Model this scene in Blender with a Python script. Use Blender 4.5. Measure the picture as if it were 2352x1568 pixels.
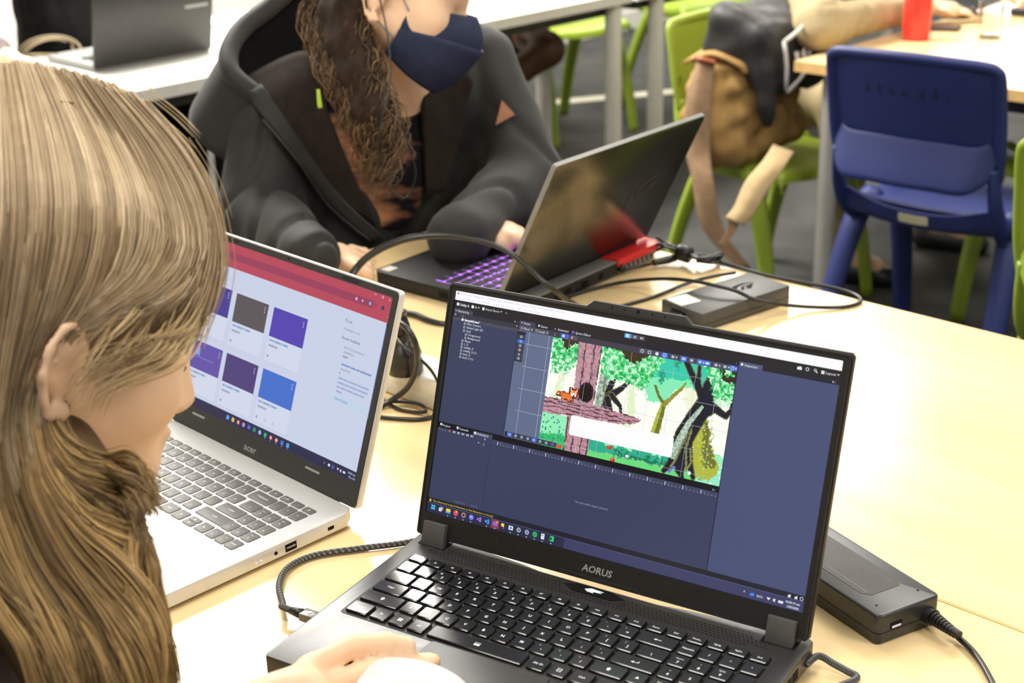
import bpy, bmesh, math, random
import numpy as np
from mathutils import Vector, Matrix
random.seed(7); np.random.seed(7)
for o in list(bpy.data.objects): bpy.data.objects.remove(o)
SC = bpy.context.scene
COL = SC.collection
V3 = lambda *a: np.array(a, float)

# ------------------------------------------------------------------ camera
TZ = 0.72                                   # height of the table tops
W, HH, FPX = 2352, 1568, 3428.4
TH, RO, PHI = 0.3740, -0.0282, math.radians(44)
CAM = V3(0, 0, TZ + 0.7278)
_fw = V3(0, math.cos(TH), -math.sin(TH)); _r = V3(1, 0, 0); _u = np.cross(_r, _fw)
_r2 = math.cos(RO) * _r + math.sin(RO) * _u; _u2 = -math.sin(RO) * _r + math.cos(RO) * _u
_Rz = np.array([[math.cos(PHI), -math.sin(PHI), 0], [math.sin(PHI), math.cos(PHI), 0], [0, 0, 1]])
CR, CU, CF = _Rz @ _r2, _Rz @ _u2, _Rz @ _fw
cd = bpy.data.cameras.new('camera'); cam = bpy.data.objects.new('camera', cd); COL.objects.link(cam)
cam.matrix_world = Matrix(((CR[0], CU[0], -CF[0], CAM[0]), (CR[1], CU[1], -CF[1], CAM[1]), (CR[2], CU[2], -CF[2], CAM[2]), (0, 0, 0, 1)))
cd.sensor_width = 36; cd.lens = FPX / W * 36; cd.clip_start = 0.05
cd.dof.use_dof = True; cd.dof.focus_distance = 1.42; cd.dof.aperture_fstop = 7.5
SC.camera = cam

# ------------------------------------------------------------------ world, lights, exposure
SC.view_settings.view_transform = 'Standard'; SC.view_settings.look = 'None'
SC.view_settings.exposure = 0.0; SC.view_settings.gamma = 1; SC.view_settings.use_curve_mapping = False
SC.cycles.use_denoising = True; SC.cycles.max_bounces = 6; SC.cycles.diffuse_bounces = 3
SC.cycles.glossy_bounces = 3; SC.cycles.sample_clamp_indirect = 6; SC.cycles.caustics_reflective = False
wd = bpy.data.worlds.new('world'); SC.world = wd; wd.use_nodes = True
wd.node_tree.nodes['Background'].inputs[0].default_value = (1.0, 0.96, 0.9, 1)
wd.node_tree.nodes['Background'].inputs[1].default_value = 0.52
CEIL = 2.72
def panel_light(x, y, sx, sy, watt):
    l = bpy.data.lights.new('ceiling_panel_light', 'AREA'); l.shape = 'RECTANGLE'; l.size = sx; l.size_y = sy
    l.energy = watt; l.color = (1.0, 0.965, 0.9)
    o = bpy.data.objects.new('ceiling_panel_light', l); COL.objects.link(o); o.location = (x, y, CEIL - 0.03)
for x, y, sx, sy, w_ in [(-3.85, 2.6, 1.3, 1.8, 290), (-1.1, 0.3, 1.2, 0.6, 40), (-1.1, 2.9, 1.2, 0.6, 35), (1.2, 1.6, 1.2, 0.6, 40),
                        (-3.4, 5.2, 1.2, 0.6, 55), (-4.5, 6.6, 1.2, 0.6, 60), (-0.6, 5.6, 1.2, 0.6, 45)]:
    panel_light(x, y, sx, sy, w_)

# ------------------------------------------------------------------ picture measuring: a pixel of the photo to a point at a known height or distance
def ray(px, py): return CR * ((px - W / 2) / FPX) - CU * ((py - HH / 2) / FPX) + CF
def at(px, py, z=TZ):
    d = ray(px, py); return CAM + d * ((z - CAM[2]) / d[2])
def atd(px, py, dep): return CAM + ray(px, py) * dep
def pix(X):
    q = np.asarray(X, float) - CAM; return W / 2 + FPX * (q @ CR) / (q @ CF), HH / 2 - FPX * (q @ CU) / (q @ CF)
def nrm(v): v = np.asarray(v, float); return v / np.linalg.norm(v)

# ------------------------------------------------------------------ materials
def s2l(c): return tuple(((x / 255) / 12.92 if x / 255 <= .04045 else ((x / 255 + .055) / 1.055) ** 2.4) for x in c[:3])
MATS = {}
def mat(name, col, rough=.5, spec=.5, metal=0., var=.08, vscale=40, bump=0., bscale=300, emit=None, estr=0., coat=0., trans=0., alpha=1., sheen=0., stretch=(1, 1, 1), attr=None, col2=None, detail=3, ramp=(.3, .7)):
    if name in MATS: return MATS[name]
    m = bpy.data.materials.new(name); m.use_nodes = True; nt = m.node_tree; b = nt.nodes['Principled BSDF']
    b.inputs['Roughness'].default_value = rough; b.inputs['Metallic'].default_value = metal
    b.inputs['Specular IOR Level'].default_value = spec; b.inputs['Coat Weight'].default_value = coat
    b.inputs['Transmission Weight'].default_value = trans; b.inputs['Alpha'].default_value = alpha
    b.inputs['Sheen Weight'].default_value = sheen
    tc = nt.nodes.new('ShaderNodeTexCoord'); mp = nt.nodes.new('ShaderNodeMapping'); mp.inputs['Scale'].default_value = stretch
    nt.links.new(tc.outputs['Object'], mp.inputs[0])
    nz = nt.nodes.new('ShaderNodeTexNoise'); nz.inputs['Scale'].default_value = vscale; nz.inputs['Detail'].default_value = detail
    nt.links.new(mp.outputs[0], nz.inputs['Vector'])
    rp = nt.nodes.new('ShaderNodeValToRGB'); rp.color_ramp.elements[0].position, rp.color_ramp.elements[1].position = ramp
    a = tuple(max(0, c * (1 - var)) for c in col); c2 = col2 or tuple(min(1, c * (1 + var)) for c in col)
    rp.color_ramp.elements[0].color = (*a, 1); rp.color_ramp.elements[1].color = (*c2, 1)
    nt.links.new(nz.outputs['Fac'], rp.inputs[0])
    out = rp.outputs[0]
    if attr:
        at_ = nt.nodes.new('ShaderNodeAttribute'); at_.attribute_name = attr
        mx = nt.nodes.new('ShaderNodeMix'); mx.data_type = 'RGBA'; mx.blend_type = 'MULTIPLY'; mx.inputs[0].default_value = 1
        nt.links.new(at_.outputs['Color'], mx.inputs[6]); nt.links.new(out, mx.inputs[7]); out = mx.outputs[2]
    nt.links.new(out, b.inputs['Base Color'])
    if bump:
        n2 = nt.nodes.new('ShaderNodeTexNoise'); n2.inputs['Scale'].default_value = bscale; n2.inputs['Detail'].default_value = 4
        nt.links.new(mp.outputs[0], n2.inputs['Vector'])
        bp = nt.nodes.new('ShaderNodeBump'); bp.inputs['Strength'].default_value = bump; bp.inputs['Distance'].default_value = .002
        nt.links.new(n2.outputs['Fac'], bp.inputs['Height']); nt.links.new(bp.outputs[0], b.inputs['Normal'])
    if emit:
        b.inputs['Emission Color'].default_value = (*emit, 1); b.inputs['Emission Strength'].default_value = estr
    MATS[name] = m; return m
def screen_mat(name, strength=1.0, rough=.3, spec=.25):
    if name in MATS: return MATS[name]
    m = bpy.data.materials.new(name); m.use_nodes = True; nt = m.node_tree; b = nt.nodes['Principled BSDF']
    a = nt.nodes.new('ShaderNodeAttribute'); a.attribute_name = 'col'
    b.inputs['Base Color'].default_value = (.004, .004, .006, 1); b.inputs['Roughness'].default_value = rough; b.inputs['Specular IOR Level'].default_value = spec
    nt.links.new(a.outputs['Color'], b.inputs['Emission Color']); b.inputs['Emission Strength'].default_value = strength
    MATS[name] = m; return m

# ------------------------------------------------------------------ objects and tags
def tag(o, label=None, cat=None, group=None, kind=None):
    if label: o['label'] = label
    if cat: o['category'] = cat
    if group: o['group'] = group
    if kind: o['kind'] = kind
    return o
def empty(name, loc=(0, 0, 0), rz=0, label=None, cat=None, group=None, parent=None):
    o = bpy.data.objects.new(name, None); COL.objects.link(o); o.location = tuple(loc); o.rotation_euler = (0, 0, rz); o.empty_display_size = .05
    if parent: o.parent = parent
    return tag(o, label, cat, group)
def link(name, me, parent=None, loc=None, rot=None):
    o = bpy.data.objects.new(name, me); COL.objects.link(o)
    if parent is not None: o.parent = parent
    if loc is not None: o.location = tuple(loc)
    if rot is not None: o.rotation_euler = tuple(rot)
    return o
def mesh(name, geo, m=None, smooth=False, auto=None, colors=None):
    v, f = geo[0], geo[1]
    me = bpy.data.meshes.new(name); me.from_pydata([tuple(map(float, p)) for p in v], [], [tuple(map(int, q)) for q in f])
    if m: me.materials.append(m)
    if smooth: me.polygons.foreach_set('use_smooth', [True] * len(me.polygons))
    if auto is not None:
        me.polygons.foreach_set('use_smooth', [True] * len(me.polygons)); me.set_sharp_from_angle(angle=math.radians(auto))
    if colors is not None:
        ca = me.color_attributes.new('col', 'FLOAT_COLOR', 'POINT')
        c = np.ones((len(me.vertices), 4), np.float32); c[:, :3] = colors; ca.data.foreach_set('color', c.ravel())
    me.update(); return me
def obj(name, geo, m, parent=None, loc=None, rot=None, smooth=False, auto=None, colors=None):
    return link(name, mesh(name, geo, m, smooth, auto, colors), parent, loc, rot)
def join(*gs):
    v, f = [], []
    for g in gs:
        n = len(v); v += [tuple(p) for p in g[0]]; f += [tuple(i + n for i in q) for q in g[1]]
    return v, f
def xf(g, M):
    M = np.asarray(M, float); v = np.asarray(g[0], float); return (v @ M[:3, :3].T + M[:3, 3]).tolist(), g[1]
def mv(g, d): return [(p[0] + d[0], p[1] + d[1], p[2] + d[2]) for p in g[0]], g[1]
def rotm(rx=0, ry=0, rz=0, t=(0, 0, 0)):
    M = (Matrix.Translation(t) @ Matrix.Rotation(rz, 4, 'Z') @ Matrix.Rotation(ry, 4, 'Y') @ Matrix.Rotation(rx, 4, 'X')); return np.array(M)
def frame(o, x, y, z):
    M = np.eye(4); M[:3, 0] = x; M[:3, 1] = y; M[:3, 2] = z; M[:3, 3] = o; return M
def bmgeo(bm):
    bm.verts.index_update(); g = [tuple(v.co) for v in bm.verts], [tuple(v.index for v in f.verts) for f in bm.faces]; bm.free(); return g
def box(x0, x1, y0, y1, z0, z1, bev=0., seg=2):
    bm = bmesh.new(); bmesh.ops.create_cube(bm, size=1)
    for v in bm.verts: v.co = (x0 + (v.co.x + .5) * (x1 - x0), y0 + (v.co.y + .5) * (y1 - y0), z0 + (v.co.z + .5) * (z1 - z0))
    if bev: bmesh.ops.bevel(bm, geom=bm.edges[:] + bm.verts[:], offset=bev, segments=seg, profile=.5, affect='EDGES')
    return bmgeo(bm)
def rrect(x0, x1, y0, y1, r, n=4):
    p = []
    for cx, cy, a in ((x1 - r, y1 - r, 0), (x0 + r, y1 - r, 90), (x0 + r, y0 + r, 180), (x1 - r, y0 + r, 270)):
        for i in range(n + 1):
            t = math.radians(a + 90 * i / n); p.append((cx + r * math.cos(t), cy + r * math.sin(t)))
    return p
def prism(poly, z0, z1, bev=0., top_only=False, seg=2):
    bm = bmesh.new(); a = [bm.verts.new((x, y, z0)) for x, y in poly]; f = bm.faces.new(a)
    r = bmesh.ops.extrude_face_region(bm, geom=[f]); vs = [g for g in r['geom'] if isinstance(g, bmesh.types.BMVert)]
    for v in vs: v.co.z = z1
    bmesh.ops.recalc_face_normals(bm, faces=bm.faces[:])
    if bev:
        es = [e for e in bm.edges if abs(e.verts[0].co.z - e.verts[1].co.z) < 1e-9 and (not top_only or abs(e.verts[0].co.z - z1) < 1e-9)]
        bmesh.ops.bevel(bm, geom=es, offset=bev, segments=seg, profile=.5, affect='EDGES')
    return bmgeo(bm)
def lathe(prof, n=24, cap=True):
    v, f = [], []
    for r, z in prof:
        for i in range(n): t = 2 * math.pi * i / n; v.append((r * math.cos(t), r * math.sin(t), z))
    for k in range(len(prof) - 1):
        for i in range(n): j = (i + 1) % n; f.append((k * n + i, k * n + j, (k + 1) * n + j, (k + 1) * n + i))
    if cap: f.append(tuple(reversed(range(n)))); f.append(tuple((len(prof) - 1) * n + i for i in range(n)))
    return v, f
def crom(P, n=8, closed=False):
    P = np.asarray(P, float)
    Q = np.concatenate([P[-1:], P, P[:2]]) if closed else np.concatenate([P[:1], P, P[-1:]])
    a, b, c, d = (Q[k:len(Q) - 3 + k][:, None] for k in range(4)); t = (np.arange(n) / n)[None, :, None]
    out = (.5 * (2 * b + (c - a) * t + (2 * a - 5 * b + 4 * c - d) * t * t + (3 * b - a - 3 * c + d) * t ** 3)).reshape(-1, P.shape[1])
    return out if closed else np.concatenate([out, P[-1:]])
def tube(P, r, sides=8, smooth=6, flat=1., cap=True, up=None):
    P = crom(P, smooth) if smooth else np.asarray(P, float); n = len(P)
    R_ = np.interp(np.linspace(0, 1, n), np.linspace(0, 1, len(np.atleast_1d(r))), np.atleast_1d(r))
    T = np.gradient(P, axis=0); T /= np.linalg.norm(T, axis=1)[:, None] + 1e-12
    nv = nrm(np.cross(T[0], (0, 0, 1) if abs(T[0][2]) < .95 else (1, 0, 0))) if up is None else nrm(up)
    v, f = [], []
    for i in range(n):
        nv = nv - T[i] * (nv @ T[i]); nv = nv / (np.linalg.norm(nv) + 1e-12); bn = np.cross(T[i], nv)
        for k in range(sides):
            a = 2 * math.pi * k / sides; v.append(P[i] + R_[i] * (math.cos(a) * nv + flat * math.sin(a) * bn))
    for i in range(n - 1):
        for k in range(sides): j = (k + 1) % sides; f.append((i * sides + k, i * sides + j, (i + 1) * sides + j, (i + 1) * sides + k))
    if cap: f.append(tuple(reversed(range(sides)))); f.append(tuple((n - 1) * sides + k for k in range(sides)))
    return v, f
def sheet(G, th=.004, sub=4, crown=None):
    """a cloth-like slab: rows of 3D points, smoothed both ways, with real thickness"""
    G = [crom(r, sub) for r in G]; G = np.array(G); G = np.array([crom(G[:, j], sub) for j in range(G.shape[1])]).transpose(1, 0, 2)
    a, b = G.shape[:2]
    du = np.gradient(G, axis=0); dv = np.gradient(G, axis=1); N = np.cross(du, dv); N /= np.linalg.norm(N, axis=2)[..., None] + 1e-12
    v = (G + N * th / 2).reshape(-1, 3).tolist() + (G - N * th / 2).reshape(-1, 3).tolist(); o = a * b; f = []
    for i in range(a - 1):
        for j in range(b - 1):
            q = (i * b + j, i * b + j + 1, (i + 1) * b + j + 1, (i + 1) * b + j); f.append(tuple(reversed(q))); f.append(tuple(k + o for k in q))
    def rim(l):
        for p, q in zip(l, l[1:]): f.append((p, q, q + o, p + o))
    rim([j for j in range(b)]); rim([i * b + b - 1 for i in range(a)]); rim([(a - 1) * b + j for j in range(b - 1, -1, -1)]); rim([i * b for i in range(a - 1, -1, -1)])
    return v, f
# text as a flat mesh, lower-left at origin
_tc = {}
def text(s, size, bold=0., shear=0., sx=1.):
    k = (s, bold, shear)
    if k not in _tc:
        cu = bpy.data.curves.new('t', 'FONT'); cu.body = s; cu.size = 1; cu.resolution_u = 2; cu.offset = bold; cu.shear = shear
        o = bpy.data.objects.new('t', cu); me = o.to_mesh()
        _tc[k] = ([tuple(v.co) for v in me.vertices], [tuple(p.vertices) for p in me.polygons]); o.to_mesh_clear()
        bpy.data.objects.remove(o); bpy.data.curves.remove(cu)
    v, f = _tc[k]; return [(p[0] * size * sx, p[1] * size, 0.) for p in v], f
def ctext(s, size, **k):
    v, f = text(s, size, **k)
    if not v: return v, f
    xs = [p[0] for p in v]; ys = [p[1] for p in v]; cx, cy = (min(xs) + max(xs)) / 2, (min(ys) + max(ys)) / 2
    return [(p[0] - cx, p[1] - cy, 0.) for p in v], f

# ------------------------------------------------------------------ smooth solids from blended shapes (for bodies, cloth, bags)
def sdf_one(P, q):
    t = q[0]
    if t == 'c':
        a, b, ra, rb = map(np.asarray, q[1:5]); ab = b - a; h = np.clip(((P - a) @ ab) / (ab @ ab + 1e-12), 0, 1)
        return np.linalg.norm(P - a - h[..., None] * ab, axis=-1) - (ra + (rb - ra) * h)
    if t in 'es':
        c, r, Rm = q[1], np.asarray(q[2], float), q[3]; X = (P - np.asarray(c)) @ (np.eye(3) if Rm is None else Rm)
        k0 = np.linalg.norm(X / r, axis=-1); k1 = np.linalg.norm(X / r ** 2, axis=-1) + 1e-9; return k0 * (k0 - 1) / k1
    c, r, Rm, rd = q[1], np.asarray(q[2], float), q[3], q[4]; X = np.abs((P - np.asarray(c)) @ (np.eye(3) if Rm is None else Rm)) - (r - rd)
    return np.linalg.norm(np.maximum(X, 0), axis=-1) + np.minimum(X.max(-1), 0) - rd
def sdf_eval(P, prims):
    d = None
    for q in prims:
        t = q[0]; k = q[-1]; e = sdf_one(P, q)
        if d is None: d = e; continue
        if t in 'sx':
            h = np.clip(.5 - .5 * (d + e) / k, 0, 1); d = d + (-e - d) * h + k * h * (1 - h)
        else:
            h = np.clip(.5 + .5 * (e - d) / k, 0, 1); d = e + (d - e) * h - k * h * (1 - h)
    return d
def sdf_mesh(prims, h, pad=.02, fn=None, lo=None, hi=None):
    if lo is None:
        pts = []
        for q in prims:
            if q[0] == 'c': pts += [np.asarray(q[1]) - q[3], np.asarray(q[1]) + q[3], np.asarray(q[2]) - q[4], np.asarray(q[2]) + q[4]]
            elif q[0] in 'eb': m_ = max(q[2]) if q[3] is not None else np.asarray(q[2]); pts += [np.asarray(q[1]) - m_, np.asarray(q[1]) + m_]
        pts = np.array(pts); lo, hi = pts.min(0) - pad, pts.max(0) + pad
    n = np.ceil((hi - lo) / h).astype(int) + 1
    ax = [lo[i] + h * np.arange(n[i]) for i in range(3)]
    D = np.full(tuple(n), 1e3); B = 20                      # only the blocks near the surface are worked out in full
    for i in range(0, n[0], B):
        for j in range(0, n[1], B):
            Z0 = np.arange(0, n[2], B); cs = np.array([[(ax[0][i] + ax[0][min(i + B, n[0]) - 1]) / 2, (ax[1][j] + ax[1][min(j + B, n[1]) - 1]) / 2, (ax[2][k] + ax[2][min(k + B, n[2]) - 1]) / 2] for k in Z0])
            E1 = np.stack([sdf_one(cs, q) for q in prims]); un = np.array([q[0] not in 'sx' for q in prims]); hd = h * B * .87
            for z_, k in enumerate(Z0):
                sl = (slice(i, i + B), slice(j, j + B), slice(k, k + B)); e1 = E1[:, z_]; d0 = e1[un].min()
                if d0 > hd + .06: D[sl] = d0; continue
                keep = [q for q, e, u in zip(prims, e1, un) if (u and e < d0 + 2 * hd + q[-1] + .03) or (not u and e < hd + q[-1] + .02)]
                while keep and keep[0][0] in 'sx': keep.pop(0)
                P = np.stack(np.meshgrid(ax[0][sl[0]], ax[1][sl[1]], ax[2][sl[2]], indexing='ij'), -1); e = sdf_eval(P, keep)
                D[sl] = fn(P, e) if fn is not None else e
    S = D < 0
    c = [D[i:n[0] - 1 + i, j:n[1] - 1 + j, k:n[2] - 1 + k] for i in (0, 1) for j in (0, 1) for k in (0, 1)]
    s = sum((x < 0).astype(int) for x in c); act = (s > 0) & (s < 8)
    idx = np.full(act.shape, -1); cells = np.argwhere(act); idx[act] = np.arange(len(cells))
    off = np.array([(i, j, k) for i in (0, 1) for j in (0, 1) for k in (0, 1)])
    vals = np.stack([x[act] for x in c], 1); acc = np.zeros((len(cells), 3)); cnt = np.zeros(len(cells))
    for a in range(8):
        for b in range(a + 1, 8):
            if np.abs(off[a] - off[b]).sum() != 1: continue
            va, vb = vals[:, a], vals[:, b]; x = (va < 0) != (vb < 0); t = np.where(x, va / np.where(x, va - vb, 1), 0)
            acc += np.where(x[:, None], off[a] + (off[b] - off[a]) * t[:, None], 0); cnt += x
    V = lo + h * (cells + acc / cnt[:, None]); F = []
    for a in range(3):
        b, c_ = (a + 1) % 3, (a + 2) % 3
        sl0 = [slice(None)] * 3; sl1 = [slice(None)] * 3; sl0[a] = slice(0, n[a] - 1); sl1[a] = slice(1, n[a])
        A, B = S[tuple(sl0)], S[tuple(sl1)]
        for sgn, mk in ((0, A & ~B), (1, ~A & B)):
            e = np.argwhere(mk); e = e[(e[:, b] > 0) & (e[:, c_] > 0) & (e[:, b] < n[b] - 1) & (e[:, c_] < n[c_] - 1)]
            if not len(e): continue
            def g(db, dc): q = e.copy(); q[:, b] -= db; q[:, c_] -= dc; return idx[q[:, 0], q[:, 1], q[:, 2]]
            Q = np.stack([g(1, 1), g(0, 1), g(0, 0), g(1, 0)], 1); F.append(Q[:, ::-1] if sgn else Q)
    F = np.concatenate(F); F = F[(F >= 0).all(1)]
    return V, F
def relax(V, F, it=2, lam=.5):
    V = V.copy(); n = len(V); e = np.concatenate([F[:, [i, (i + 1) % 4]] for i in range(4)])
    for _ in range(it):
        a = np.zeros_like(V); c = np.zeros(n); np.add.at(a, e[:, 0], V[e[:, 1]]); np.add.at(c, e[:, 0], 1); np.add.at(a, e[:, 1], V[e[:, 0]]); np.add.at(c, e[:, 1], 1)
        V += lam * (a / np.maximum(c, 1)[:, None] - V)
    return V
def vnormals(V, F):
    N = np.zeros_like(V); fn = np.cross(V[F[:, 2]] - V[F[:, 0]], V[F[:, 3]] - V[F[:, 1]])
    for i in range(4): np.add.at(N, F[:, i], fn)
    return N / (np.linalg.norm(N, axis=1)[:, None] + 1e-12)
def blob(name, prims, h, m, parent=None, it=2, disp=None, fn=None, colors=None):
    V, F = sdf_mesh(prims, h, fn=fn); V = relax(V, F, it)
    if disp is not None: V = V + vnormals(V, F) * disp(V)[:, None]
    c = colors(V) if colors else None
    return obj(name, (V, F), m, parent, smooth=True, colors=c)
def noise3(P, s, seed=0):
    r = np.random.RandomState(seed); out = 0
    for i in range(7):
        k = r.normal(size=3); k = k / np.linalg.norm(k) * s * r.uniform(.5, 1.6); out = out + np.sin(P @ k + r.uniform(0, 6.28))
    return out / 7 ** .5

# flat coloured layers for the screens, in 1920 x 1080 screen pixels
class Flat:
    def __init__(s, w, h): s.w, s.h, s.v, s.f, s.c, s.l = w, h, [], [], [], 0
    def add(s, v, f, col, layer):
        n = len(s.v); z = layer * 1.5e-5; kx, ky = s.w / 1920, s.h / 1080
        s.v += [(x * kx - s.w / 2, s.h - y * ky, z) for x, y in v]; s.f += [tuple(i + n for i in q) for q in f]; s.c += [s2l(col)] * len(v)
    def poly(s, pts, col, layer=1): s.add(pts, [tuple(reversed(range(len(pts))))], col, layer)
    def rect(s, x0, y0, x1, y1, col, layer=1): s.poly([(x0, y0), (x1, y0), (x1, y1), (x0, y1)], col, layer)
    def disc(s, x, y, r, col, layer=2, n=14): s.poly([(x + r * math.cos(6.2832 * i / n), y + r * math.sin(6.2832 * i / n)) for i in range(n)], col, layer)
    def ring(s, x, y, r, w, col, layer=2, n=14):
        v = [(x + q * math.cos(6.2832 * i / n), y + q * math.sin(6.2832 * i / n)) for q in (r, r - w) for i in range(n)]
        s.add(v, [((i + 1) % n, i, n + i, n + (i + 1) % n) for i in range(n)], col, layer)
    def text(s, x, y, t, size, col, layer=3, center=False, bold=.0):
        v, f = text(t, size, bold=bold)
        if center and v: x = x - max(p[0] for p in v) / 2
        s.add([(x + p[0], y - p[1]) for p in v], f, col, layer)
    def bars(s, x, y, widths, h, col, layer=3, gap=5):
        for w in widths: s.rect(x, y - h, x + w, y, col, layer); x += w + gap
    def build(s, name, m, parent, M):
        me = mesh(name, (s.v, s.f), m, colors=np.array(s.c)); o = link(name, me, parent); o.matrix_local = Matrix(M.tolist()); return o

# ================================================================== room shell
M_floor = mat('grey_carpet', (.062, .062, .058), .95, .2, var=.25, vscale=6, bump=.5, bscale=900, detail=6)
M_wall = mat('cream_wall', (.62, .60, .53), .7, .3, var=.03, vscale=3)
M_ceil = mat('ceiling_white', (.82, .82, .8), .9, .2, var=.02, vscale=3)
M_birch = mat('birch_laminate', (.84, .62, .31), .2, .42, var=.05, vscale=2.2, stretch=(1, 9, 1), col2=(.88, .68, .37), bump=.02, bscale=60)
M_band = mat('birch_edge_band', (.78, .5, .2), .4, .4, var=.12, vscale=30)
M_white = mat('white_laminate', (.6, .585, .54), .35, .4, var=.02, vscale=5)
M_whiteedge = mat('white_edge', (.62, .6, .55), .45, .4, var=.03)
M_steel = mat('grey_painted_steel', (.42, .41, .38), .4, .5, var=.04)
M_blackpl = mat('black_plastic', (.012, .012, .012), .42, .5, var=.2, vscale=80)
M_blackmt = mat('black_metal', (.02, .02, .02), .5, .5, var=.2)
RX0, RX1, RY0, RY1 = -5.35, 3.0, -2.0, 9.6
tag(obj('floor', box(RX0, RX1, RY0, RY1, -.05, 0), M_floor), kind='structure')
tag(obj('ceiling', box(RX0, RX1, RY0, RY1, CEIL, CEIL + .05), M_ceil), kind='structure')
tag(obj('wall_left', box(RX0 - .1, RX0, RY0, RY1, 0, CEIL), M_wall), kind='structure')
tag(obj('wall_back', box(RX0, RX1, RY1, RY1 + .1, 0, CEIL), M_wall), kind='structure')
tag(obj('baseboard_left', box(RX0, RX0 + .015, RY0, RY1 - .02, 0, .1, .004), M_whiteedge), kind='structure')
tag(obj('baseboard_back', box(RX0 + .02, RX1, RY1 - .015, RY1, 0, .1, .004), M_whiteedge), kind='structure')
# daylight window in the back wall
wf = tag(obj('window_1', join(box(-5.25, -5.18, RY1 - .06, RY1 - .001, .95, 2.45), box(-3.12, -3.05, RY1 - .06, RY1 - .001, .95, 2.45), box(-5.25, -3.05, RY1 - .06, RY1 - .001, 2.38, 2.45), box(-5.25, -3.05, RY1 - .06, RY1 - .001, .95, 1.02), box(-4.19, -4.13, RY1 - .055, RY1 - .001, 1.0, 2.4)), M_whiteedge), kind='structure')
for x0, x1 in ((-5.18, -4.19), (-4.13, -3.12)): obj('pane', box(x0, x1, RY1 - .03, RY1 - .02, 1.02, 2.38), mat('daylit_pane', (.8, .85, .9), .2, emit=(.9, .96, 1), estr=4.), wf)
# pale strip let into the carpet
_a, _b = at(1100, 252, 0), at(1700, 198, 0); _d = nrm(_b - _a); _a = _a - _d * .6; _b = _b + _d * 1.5; _n = V3(-_d[1], _d[0], 0) * .045
M_strip = mat('pale_floor_strip', (.62, .58, .47), .6, .3, var=.05)
_q = [_a - _n, _b - _n, _b + _n, _a + _n]
tag(obj('trim_1', prism([(p[0], p[1]) for p in _q], 0.0005, .005, .001), M_strip), kind='structure')

# ================================================================== tables
def round_leg(x, y, z1, r, m, parent):
    o = obj('leg', lathe([(r * .9, 0), (r, .02), (r, z1)], 20), m, parent, (x, y, 0), auto=40)
    obj('foot_cap', lathe([(r * .7, 0), (r * 1.12, .002), (r * 1.12, .018), (r * 1.01, .022)], 20), M_blackpl, o, auto=40); return o
def table(name, x0, x1, y0, y1, label, cat='table', m=M_birch, me=M_band, ml=M_steel, legs=None, th=.026, r=.025, group=None):
    t = empty(name, ((x0 + x1) / 2, (y0 + y1) / 2, 0), 0, label, cat, group); cx, cy = (x0 + x1) / 2, (y0 + y1) / 2
    hx, hy = (x1 - x0) / 2, (y1 - y0) / 2
    obj('table_top', prism(rrect(-hx + .0022, hx - .0022, -hy + .0022, hy - .0022, .004, 2), TZ - th, TZ), m, t)
    g = join(box(-hx, hx, -hy, -hy + .0022, TZ - th, TZ - .0003), box(-hx, hx, hy - .0022, hy, TZ - th, TZ - .0003), box(-hx, -hx + .0022, -hy + .0022, hy - .0022, TZ - th, TZ - .0003), box(hx - .0022, hx, -hy + .0022, hy - .0022, TZ - th, TZ - .0003))
    obj('edge_band', g, me, t)
    fr = join(box(-hx + .08, hx - .08, -hy + .06, -hy + .085, TZ - th - .04, TZ - th), box(-hx + .08, hx - .08, hy - .085, hy - .06, TZ - th - .04, TZ - th),
              box(-hx + .06, -hx + .085, -hy + .06, hy - .06, TZ - th - .04, TZ - th), box(hx - .085, hx - .06, -hy + .06, hy - .06, TZ - th - .04, TZ - th))
    obj('under_frame', fr, M_blackmt, t)
    for lx, ly in (legs or [(-hx + .07, -hy + .07), (hx - .07, -hy + .07), (-hx + .07, hy - .07), (hx - .07, hy - .07)]): round_leg(lx, ly, TZ - th, r, ml, t)
    return t
SEAM = 1.1135
table('classroom_table', -1.74, .1, .47, SEAM - .0006, 'birch topped table carrying the silver laptop and the black laptop showing a game', group='birch tables pushed together')
table('classroom_table', -1.74, .1, SEAM + .0006, 1.765, 'birch topped table carrying the laptop seen from behind, joined edge to edge', group='birch tables pushed together')
table('classroom_table', -2.06, -.3, 3.175, 4.6, 'birch topped table behind the blue chair, with the red bottle on it', r=.024)
# long white table at the back
M_whitest = mat('white_painted_steel', (.6, .58, .53), .4, .5, var=.03)
wt = table('long_white_table', -3.74, -3.12, .8, 3.84, 'long white table with pale edge behind the person in the hooded jacket', m=M_white, me=M_whiteedge, ml=M_whitest, th=.032,
      legs=[(.27, 1.47), (-.25, 1.47), (.27, -1.47), (-.25, -1.47)], r=.028)
table('long_white_table', -3.74, -3.12, 3.87, 5.6, 'white table beyond the first, only its front leg in view', m=M_white, me=M_whiteedge, ml=M_whitest, th=.032, legs=[(.27, .80), (-.25, .80), (.27, -.72), (-.25, -.72)], r=.028)
# dark centre frame of the white table
obj('support_post', box(.0, .05, .05, .10, .0, TZ - .04, .004), M_blackmt, wt)

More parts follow.
